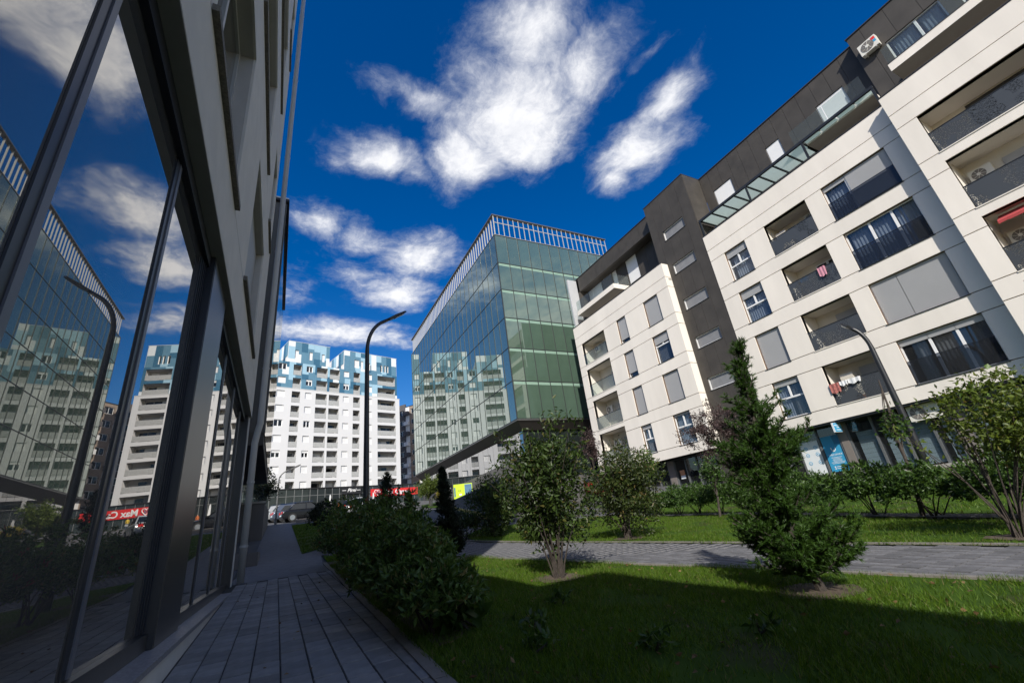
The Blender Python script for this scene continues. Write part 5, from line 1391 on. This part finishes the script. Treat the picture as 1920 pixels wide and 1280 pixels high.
def multistem(label, base, top, spread, nst, leafL, leafW, nl_, m, seed, name='shrub', cat='shrub', lo=.32, bark=BARK, r0=.016, lean=(0, 0), crown=None):
    t = thing(name, label, cat, base)
    r_ = np.random.default_rng(seed); b = np.array(base); H = top - base[2]
    st = MB(); tips = []; dirs = []
    for i in range(nst):
        a = 2 * math.pi * i / nst + r_.uniform(-.4, .4); sp = spread * (r_.uniform(.15, 1.0)); hh = H * r_.uniform(.78, 1.0) * (1 - .25 * (sp / spread) ** 2)
        st0 = b + [math.cos(a) * .05, math.sin(a) * .05, -.05]
        pts = []
        for k in range(7):
            f = k / 6
            pts.append(st0 + [math.cos(a) * sp * f ** 1.7 + lean[0] * f * H + r_.normal() * .012, math.sin(a) * sp * f ** 1.7 + lean[1] * f * H + r_.normal() * .012, hh * f])
        st.tube(pts, [r0 * (1 - .8 * k / 6) for k in range(7)], 5, False)
        pts = np.array(pts)
        for j in range(16):
            f = r_.uniform(lo, 1.0); q = pts[0] + (pts[-1] - pts[0]) * 0 + np.array([np.interp(f * 6, range(7), pts[:, c]) for c in range(3)])
            aa = r_.uniform(0, 6.28); dd = unit(np.array([math.cos(aa), math.sin(aa), r_.uniform(.2, 1.2)])); ln = r_.uniform(.2, .5) * H * .36 * (1.2 - .5 * f)
            e = q + dd * ln; mid = q + dd * ln * .5 + [0, 0, .02]
            st.tube([q, mid, e], [r0 * .35, r0 * .25, r0 * .12], 4, False)
            for f2 in np.linspace(.25, 1.05, 6): tips.append(q + dd * ln * f2); dirs.append(dd)
        for f2 in np.linspace(.75, 1.03, 6): tips.append(np.array([np.interp(min(f2, 1) * 6, range(7), pts[:, c]) for c in range(3)])); dirs.append(np.array([0, 0, 1.0]))
    so_ = st.build('stems', bark, t)
    so_['kind'] = 'stuff'
    tips = np.array(tips); dirs = np.array(dirs)
    k = rng.integers(len(tips), size=nl_)
    P = tips[k] + rng.normal(size=(nl_, 3)) * leafL * .55
    D = dirs[k] * .5 + unit(rng.normal(size=(nl_, 3))) + [0, 0, -.15]
    v = Veg(); v.add(leaves(P, D, leafL, leafW))
    if crown:
        (cx, cy, cz), (rx, ry, rz), n = crown
        nc = n // 7
        d = unit(rng.normal(size=(nc, 3))); rad = rng.random(nc) ** .45 * lumpy(d, seed + 3, .34)
        C = np.array([cx, cy, cz]) + d * np.array([rx, ry, rz]) * rad[:, None]
        P = np.repeat(C, 7, 0) + rng.normal(size=(nc * 7, 3)) * leafL * .6
        v.add(leaves(P, np.repeat(d, 7, 0) * .4 + unit(rng.normal(size=(nc * 7, 3))) + [0, 0, .1], leafL, leafW))
    v.build('foliage', m, t)
    return t
def conifer(label, base, axis, prof, nbr, m, seed, nl=.055, nw=.010, dens=16, up=.55, name='conifer', r0=.035, step=.055, cat='tree', tips_up=.25, extra=()):
    """axis: trunk points; prof: list of (fraction along trunk, branch length)"""
    t = thing(name, label, cat, base)
    r_ = np.random.default_rng(seed); ax = np.array(axis, float); F = np.linspace(0, 1, len(ax))
    tr = MB(); tr.tube([tuple(p) for p in ax], [r0 * (1 - .88 * f) for f in F], 7); tr.build('trunk', BARKD, t)
    PP_, DD_ = [], []
    br = MB()
    pf = [p[0] for p in prof]; pl_ = [p[1] for p in prof]
    jobs = []
    for i in range(nbr):
        f = r_.uniform(prof[0][0], 1.0); ln = np.interp(f, pf, pl_) * r_.uniform(.55, 1.12)
        jobs.append((f, r_.uniform(0, 6.283), ln, up + r_.normal() * .18))
    jobs += list(extra)
    for (f, a, ln, upk) in jobs:
        if ln < .02: continue
        q = np.array([np.interp(f, F, ax[:, c]) for c in range(3)])
        d = unit(np.array([math.cos(a), math.sin(a), upk]))
        n = max(3, int(ln / step))
        pts = [q]
        for k in range(n):
            d = unit(d + np.array([0, 0, tips_up / n]) + r_.normal(size=3) * .06)
            pts.append(pts[-1] + d * ln / n)
        br.tube([tuple(p) for p in pts[::max(1, n // 4)]] + [tuple(pts[-1])], .006, 3, False)
        for k in range(1, n + 1):
            g = k / n
            if g < .18: continue
            sl_ = ln * .27 * (1.15 - g) + .03
            for s in range(3):
                sd = unit(d * .9 + r_.normal(size=3) * .75 + np.array([0, 0, .18]))
                m_n = max(3, int(dens * sl_ / .12))
                ff = r_.uniform(.0, 1.0, m_n)[:, None]
                PP_.append(pts[k] + sd * sl_ * ff); DD_.append(sd * .8 + unit(r_.normal(size=(m_n, 3))) * .62)
    P = np.concatenate(PP_); D = np.concatenate(DD_)
    v = Veg(); v.add(blades(P, D, nl, nw)); v.build('foliage', m, t)
    so_ = br.build('branches', BARKD, t); so_['kind'] = 'stuff'
    return t
L_PHOT = leafmat('laurel_leaf', (.036, .070, .014), (.115, .190, .040), (.20, .17, .06), .42, .24, .35)
L_RED = leafmat('young_red_leaf', (.16, .035, .022), (.26, .09, .05), None, .4, .25)
L_SHR = leafmat('shrub_leaf', (.017, .034, .008), (.055, .092, .017), (.09, .08, .02), .45, .28)
L_SHR2 = leafmat('olive_shrub_leaf', (.020, .034, .009), (.060, .085, .018), (.12, .09, .03), .45, .28)
L_SHR3 = leafmat('light_shrub_leaf', (.046, .074, .012), (.140, .190, .030), (.16, .14, .04), .45, .34)
L_BRI = leafmat('bright_leaf', (.05, .10, .012), (.12, .20, .03), None, .45, .38)
L_PUR = leafmat('purple_leaf', (.035, .022, .022), (.10, .065, .062), None, .5, .25)
L_HED = leafmat('hedge_leaf', (.020, .045, .010), (.065, .125, .022), None, .4, .3)
L_YEL = leafmat('yellow_leaf', (.16, .15, .02), (.30, .25, .03), None, .5, .3)
L_JUN = leafmat('juniper_needle', (.017, .042, .007), (.052, .110, .015), None, .5, .2, .3)
L_JUN2 = None
L_YEW = leafmat('dark_conifer_needle', (.008, .016, .009), (.022, .036, .017), None, .55, .12, .3)
L_TRE = leafmat('green_tree_leaf', (.05, .085, .012), (.12, .16, .025), None, .5, .3)
# row of evergreen bushes along the near path
ROW = [((1.30, 4.45), .40, .50, .66, 'dark evergreen bush nearest the camera at the path edge', 260),
       ((1.32, 5.5), .54, .70, .98, 'dark evergreen bush, second nearest in the row along the path', 380),
       ((1.38, 6.9), .64, .85, 1.26, 'dark evergreen bush, third in the row along the path', 460),
       ((1.46, 8.6), .72, .95, 1.36, 'dark evergreen bush, fourth in the row along the path', 480),
       ((1.58, 10.6), .76, 1.0, 1.24, 'dark evergreen bush, fifth in the row, in front of the tall lamp', 440),
       ((1.60, 13.1), .60, 1.05, 1.28, 'glossy evergreen bush with reddish lower leaves at the far end of the row', 460)]
for i, ((x, y), rx, ry, h, lab, n) in enumerate(ROW):
    bush(lab, (x, y, gz(x, y)), rx, ry, h, int(n * 1.7), 9, .080, .030, L_PHOT, 20 + i, stems=8, m2=L_RED if i in (5, 3) else None, amp=.42)
bush('low broad leaved weed at the foot of the nearest bush', (1.66, 4.35, gz(1.66, 4.35)), .26, .22, .22, 14, 5, .16, .10, L_HED, 31, cat='weed', name='broad_weed', stems=3)
multistem('large many stemmed shrub alone on the lawn in the middle', (3.48, 5.77, gz(3.48, 5.77)), 1.46, .98, 15, .088, .036, 8200, L_SHR, 5, lo=.12, r0=.0125, bark=BARKD, lean=(-.02, .0), crown=((3.48, 5.77, .50), (.64, .64, .88), 5200))
multistem('many stemmed olive shrub beyond the block paved path', (7.27, 8.73, gz(7.27, 8.73)), 1.45, 1.05, 14, .09, .038, 8000, L_SHR2, 6, lo=.22, r0=.018, crown=((7.35, 8.65, .5), (.88, .88, .85), 8000))
multistem('wide many stemmed bush at the right edge of the view', (7.95, 2.46, gz(7.95, 2.46)), 1.05, .90, 17, .075, .034, 5200, L_SHR3, 7, lo=.46, r0=.013, lean=(.01, -.05), crown=((8.12, 1.98, .42), (.66, .66, .52), 4200))
multistem('bright green shoots rising behind the right edge bush', (8.35, 2.15, gz(8.35, 2.15)), 1.25, .62, 8, .12, .07, 900, L_BRI, 71, lo=.72, r0=.010)
multistem('rounded shrub at the corner of the far lawn, left of the big shrub', (6.73, 15.2, gz(6.73, 15.2)), 1.75, 1.05, 14, .10, .045, 6000, L_SHR, 8, lo=.15, r0=.02, crown=((6.8, 15.1, .6), (.95, .95, 1.0), 7000))
bush('dark round shrub beside the corner shrub on the far lawn', (7.43, 13.24, gz(7.43, 13.24)), .62, .62, .85, 300, 8, .085, .036, L_SHR, 41)
bush('dark twiggy shrub left of the corner shrub', (6.0, 15.9, gz(6, 15.9)), .55, .55, .8, 240, 8, .085, .036, L_SHR, 42)
# young trees
def young_tree(label, base, top, tr_top, crown, rad, n, m, leafL, seed, r0=.045, name='young_tree', bark=BARK, lean=(0, 0), sub=9):
    t = thing(name, label, 'tree', base)
    r_ = np.random.default_rng(seed); b = np.array(base); tt = np.array(tr_top)
    pts = [b + (tt - b) * f + r_.normal(size=3) * [.015, .015, 0] for f in np.linspace(0, 1, 6)]
    s = MB(); s.tube([tuple(p) for p in pts], [r0 * (1 - .7 * f) for f in np.linspace(0, 1, 6)], 7); s.build('trunk', bark, t)
    bm_ = MB(); tips, dirs = [], []
    c = np.array(crown)
    for i in range(sub * 3):
        f = r_.uniform(.35, 1); q = b + (tt - b) * f
        d = unit(r_.normal(size=3)); e = c + d * np.array(rad) * r_.uniform(.3, 1.0)
        mid = (q + e) / 2 + [0, 0, .05]
        bm_.tube([tuple(q), tuple(mid), tuple(e)], [r0 * .28, r0 * .18, r0 * .08], 4, False)
        for k in np.linspace(.3, 1.05, 6): tips.append(mid + (e - mid) * k); dirs.append(unit(e - q))
    so_ = bm_.build('branches', bark, t); so_['kind'] = 'stuff'
    tips = np.array(tips); dirs = np.array(dirs)
    if n:
        k = rng.integers(len(tips), size=n); P = tips[k] + rng.normal(size=(n, 3)) * leafL * .9
        v = Veg(); v.add(leaves(P, dirs[k] * .4 + unit(rng.normal(size=(n, 3))), leafL, leafL * .5)); v.build('crown', m, t)
    return t
z_ = gz(10.51, 4.36)
young_tree('thin young tree with bare top in front of the shop blinds', (10.51, 4.36, z_), None, (10.60, 4.14, 1.75), (10.55, 4.25, .80), (.22, .22, .42), 230, L_HED, .10, 11, .042, sub=4)
young_tree('slim young tree with small leafy head before the dark stair tower', (12.02, 10.01, gz(12, 10)), None, (12.1, 9.9, .75), (12.08, 9.93, .72), (.42, .42, .50), 650, L_HED, .10, 12, .040)
young_tree('small tree with thin trunk hidden behind the conifer', (10.84, 7.53, gz(10.84, 7.53)), None, (10.7, 7.8, .55), (10.6, 7.9, .45), (.3, .3, .3), 120, L_SHR, .08, 13, .05)
young_tree('purple leaved tree in front of the dark stair tower', (16.85, 12.83, gz(16.85, 12.83)), None, (16.85, 12.85, 3.3), (16.7, 13.0, 2.45), (1.45, 1.45, 1.5), 6000, L_PUR, .095, 14, .06, bark=BARKD, sub=14)
young_tree('purple leaved tree behind the shrub near the far balconies', (17.5, 23.0, gz(17.5, 23.0)), None, (17.5, 23.0, 4.6), (17.5, 23.0, 3.9), (1.1, 1.1, 1.3), 2200, L_PUR, .11, 15, .06, bark=BARKD, sub=12)
young_tree('young tree with bright green leaves in front of the far white block', (13.6, 15.0, gz(13.6, 15)), None, (13.9, 14.7, 1.9), (13.95, 14.65, 1.55), (.55, .55, .70), 1100, L_BRI, .11, 16, .04)
young_tree('rounded light green tree on the grass slope below the glass tower', (14.9, 50, gz(14.9, 50)), None, (14.9, 50, 4.6), (14.9, 50, 4.75), (1.6, 1.6, 1.35), 4200, L_TRE, .17, 17, .10, bark=BARKD, sub=16)
young_tree('leafy tree behind the retaining wall on the left', (-1.3, 37.5, 2.2), None, (-1.25, 37.8, 4.6), (-1.15, 37.8, 4.7), (1.0, 1.0, 1.3), 1500, L_YEW, .20, 18, .07, bark=BARKD, sub=12)
# conifers
JB = (4.30, 2.78, gz(4.3, 2.78))
JA = [(4.32, 2.75, JB[2] - .05), (4.30, 2.78, -.71), (4.27, 2.83, -.46), (4.26, 2.85, -.19), (4.24, 2.88, .10), (4.26, 2.85, .42), (4.28, 2.82, .76), (4.295, 2.80, 1.10), (4.31, 2.77, 1.44)]
jx = []
jr = np.random.default_rng(33)
RT = -1.0
for (f0, f1, n_, ln0, ln1, up0) in ((.08, .15, 22, .30, .50, .12), (.13, .25, 50, .36, .60, .26), (.25, .34, 20, .26, .46, .55), (.35, .45, 12, .16, .30, .40), (.45, .62, 52, .26, .50, .28), (.60, .74, 26, .16, .34, .50), (.72, .99, 50, .07, .20, .9)):
    for k in range(n_): jx.append((jr.uniform(f0, f1), jr.uniform(0, 6.283), jr.uniform(ln0, ln1), up0 + jr.normal() * .15))
jx += [(.56, RT, .60, .10), (.57, RT + .15, .50, .22), (.62, RT - .1, .44, .30), (.70, RT, .34, .35), (.52, RT + 3.1, .40, .3), (.58, RT + 3.0, .36, .4), (.20, RT, .58, .28), (.22, RT + .3, .54, .4), (.20, RT + 3.1, .58, .3), (.24, RT + 2.9, .54, .42), (.17, RT + 3.3, .52, .12)]
conifer('dark green juniper with layered spreading branches on the near lawn', JB, JA, [(.13, .3), (1.0, .05)], 6, L_JUN, 3, nl=.040, nw=.0075, dens=46, up=.45, r0=.045, name='juniper', extra=jx, step=.05, tips_up=.6)
conifer('dark narrow conifer behind the evergreen bushes', (3.51, 10.38, gz(3.51, 10.38)), [(3.51, 10.38, -.65), (3.49, 10.38, .3), (3.42, 10.41, 1.38)], [(.05, .46), (.3, .36), (.6, .20), (.85, .12), (1.0, .04)], 420, L_YEW, 4, nl=.06, nw=.016, dens=16, up=.35, r0=.04, step=.07, name='narrow_conifer')
conifer('small spreading conifer in front of the red shop sign', (5.35, 27, gz(5.35, 27)), [(5.35, 27, .7), (5.5, 27, 2.0), (5.55, 26.95, 3.5)], [(.25, .45), (.5, .66), (.75, .48), (1.0, .12)], 110, L_YEW, 44, nl=.13, nw=.035, dens=8, up=.7, r0=.05, step=.12, name='small_conifer')
conifer('little brownish conifer below the end of the red shop sign', (7.2, 29, gz(7.2, 29)), [(7.2, 29, .9), (7.25, 29, 1.8), (7.27, 28.95, 2.7)], [(.1, .5), (.5, .34), (1.0, .08)], 110, L_SHR2, 45, nl=.11, nw=.03, dens=8, up=.6, r0=.04, step=.12, name='small_conifer')
# shrubs by the upper path
bush('dark round shrub beside the upper footpath, taller', (1.75, 20.5, gz(1.75, 20.5)), .75, .9, 1.75, 420, 8, .10, .04, L_YEW, 51)
bush('dark green shrub beside the upper footpath, right of the taller one', (2.3, 18.6, gz(2.3, 18.6)), .62, .7, 1.15, 380, 8, .095, .04, L_SHR, 52)
bush('yellowish low shrub beside the footpath', (1.45, 17.0, gz(1.45, 17)), .30, .35, .60, 130, 8, .07, .03, L_YEL, 53)
bush('yellow flowering bush left of the lime container', (15.2, 46.6, 2.75), .7, .7, 1.2, 240, 8, .14, .06, L_YEL, 54)
# hedge behind the far lawn
hp = [(9.75, 2.0), (10.05, 3.0), (10.5, 4.2), (11.0, 5.35), (11.42, 6.4), (11.85, 7.5), (12.3, 8.5), (12.75, 9.6), (12.95, 10.7), (13.15, 11.8), (13.35, 12.9), (13.5, 14.0), (13.65, 15.1), (13.8, 16.0)]
hproto = None
ORD = ['rightmost', 'second', 'third', 'fourth', 'fifth', 'sixth', 'seventh', 'eighth', 'ninth', 'tenth', 'eleventh', 'twelfth', 'thirteenth', 'leftmost']
for i, (x, y) in enumerate(hp):
    if i < 3:
        o = bush('loose green hedge shrub in the row at the back of the far lawn', (x, y, gz(x, y)), .68, .74, .98, 420, 9, .085, .038, L_HED, 60 + i, group='hedge shrubs at the back of the far lawn', name='hedge_shrub', floor=.18)
        hproto = (hproto or []) + [o]
    else:
        src = hproto[i % 3]
        o = src.copy(); COL.objects.link(o)
        o.location = (x, y, gz(x, y)); o.rotation_euler = (0, 0, random.uniform(0, 6.28)); s_ = random.uniform(.85, 1.12); o.scale = (s_, s_, s_ * random.uniform(.9, 1.15))
        for ch in src.children:
            c = ch.copy(); COL.objects.link(c); c.parent = o
    # (labels count along the row)
    o['label'] = ('loose green hedge shrub, %s in the row behind the far lawn' % ORD[i]) if i in (0, 13) else ('loose green hedge shrub, %s from the right in the row behind the far lawn' % ORD[i])
# soil rings under the planted things
for (x, y, r_) in ((3.48, 5.77, .36), (4.3, 2.78, .36), (7.27, 8.73, .36), (7.95, 2.46, .3), (7.43, 13.24, .4), (3.6, 10.3, .4), (10.51, 4.36, .15)):
    k = 18; poly = [(x + math.cos(2 * math.pi * i / k) * r_ * random.uniform(.8, 1.2), y + math.sin(2 * math.pi * i / k) * r_ * random.uniform(.8, 1.2)) for i in range(k)]
    struct(sheet('soil_patch', poly, .022, SOIL, .25))
struct(sheet('soil_bed', [(1.2, 4.0), (1.2, 9.4), (1.33, 14.6), (2.0, 14.6), (2.2, 11), (2.1, 7), (1.75, 4.8), (1.45, 4.1)], .018, SOIL, .5))

# ------------------------------------------------------------------ grass
def inpoly(P, poly):
    x, y = P[:, 0], P[:, 1]; r_ = np.zeros(len(P), bool); n = len(poly)
    for i in range(n):
        (x0, y0), (x1, y1) = poly[i], poly[(i + 1) % n]
        c = ((y0 > y) != (y1 > y)) & (x < (x1 - x0) * (y - y0) / (y1 - y0 + 1e-12) + x0); r_ ^= c
    return r_
GRASS = leafmat('grass_blade', (.042, .080, .008), (.105, .185, .016), (.17, .15, .06), .5, .3, .2)
def grass(name, label, poly, n, L, W, avoid=(), ymin=-1.0):
    P = np.array(poly); lo, hi = P.min(0), P.max(0)
    q = rng.uniform(lo, hi, size=(n * 3, 2)); q = q[inpoly(q, poly) & (q[:, 1] > ymin)][:n]
    for (x, y, r_) in avoid: q = q[np.hypot(q[:, 0] - x, q[:, 1] - y) > r_ * rng.uniform(.6, 1.1, len(q))]
    bare = np.sin(q[:, 0] * 2.3 + 1.3 * np.sin(q[:, 1] * 1.7)) * np.sin(q[:, 1] * 1.9 + 1.1 * np.sin(q[:, 0] * 2.9)) + .35 * np.sin(q[:, 0] * 9) * np.sin(q[:, 1] * 8)
    q = q[(bare < .50) | (rng.random(len(q)) < .20)]
    P3 = np.column_stack([q, gzv(q[:, 0], q[:, 1]) + .008])
    D = np.column_stack([rng.normal(size=(len(q), 2)) * .55, np.ones(len(q))])
    hgt = L * (1 + .35 * np.sin(q[:, 0] * 3.1 + 2) * np.sin(q[:, 1] * 2.7))
    v = Veg(); v.add(blades(P3, D, hgt, W)); o = v.build(name, GRASS, None)
    o['kind'] = 'stuff'; tag(o, label, 'grass')
av = ((3.48, 5.77, .30), (4.3, 2.78, .30), (7.27, 8.73, .30), (7.95, 2.46, .26), (7.43, 13.24, .36), (3.6, 10.3, .36))
near = [(.98, .4), (1.04, 3.3), (1.12, 6), (1.16, 9.4), (1.33, 14.6), (1.38, 16.2)] + list(reversed(near_edge[:-1]))[:-1] + [(5.6, .4)]
grass('grass', 'short green lawn grass between the two footpaths', near, 190000, .052, .006, av)
grass('grass', 'green lawn grass between the block path and the hedge', LAWN2, 120000, .055, .009, av)
grass('grass', 'sunlit lawn grass on the bank below the shops', LAWN3, 45000, .07, .018)
grass('grass', 'lawn grass beside the upper footpath', LAWN4, 25000, .06, .014)

# worn lawn details
def litter(name, label, poly, n, L, m, cat, lift=.02):
    P = np.array(poly); q = rng.uniform(P.min(0), P.max(0), size=(n * 3, 2)); q = q[inpoly(q, poly)][:n]
    P3 = np.column_stack([q, gzv(q[:, 0], q[:, 1]) + lift]); D = np.column_stack([rng.normal(size=(len(q), 2)), rng.normal(size=len(q)) * .15])
    v = Veg(); v.add(leaves(P3, D, L, L * .6)); o = v.build(name, m, None); o['kind'] = 'stuff'; tag(o, label, cat)
DRY = leafmat('dry_leaf', (.10, .055, .025), (.22, .14, .06), None, .7, .2)
litter('fallen_leaves', 'dry fallen leaves scattered on the near lawn', near, 420, .045, DRY, 'leaves', .035)
litter('fallen_leaves', 'few dry leaves lying on the grey footpath', [(-.5, 2.5), (1.0, 2.5), (1.15, 12), (-.5, 12)], 26, .04, DRY, 'leaves', .018)
for i, (x, y) in enumerate(((1.75, 3.3), (2.3, 2.7), (2.0, 3.9), (3.0, 2.4), (2.6, 4.4))):
    bush(['broad leaved weed in the lawn near the path edging', 'broad leaved weed at the bottom edge of the lawn', 'small weed clump beside the nearest bush', 'small weed clump in the shaded lawn', 'weed clump between the bush and the big shrub'][i], (x, y, gz(x, y)), .13, .13, .12, 9, 5, .075, .035, L_HED, 90 + i, cat='weed', name='lawn_weed', stems=2, floor=.0)
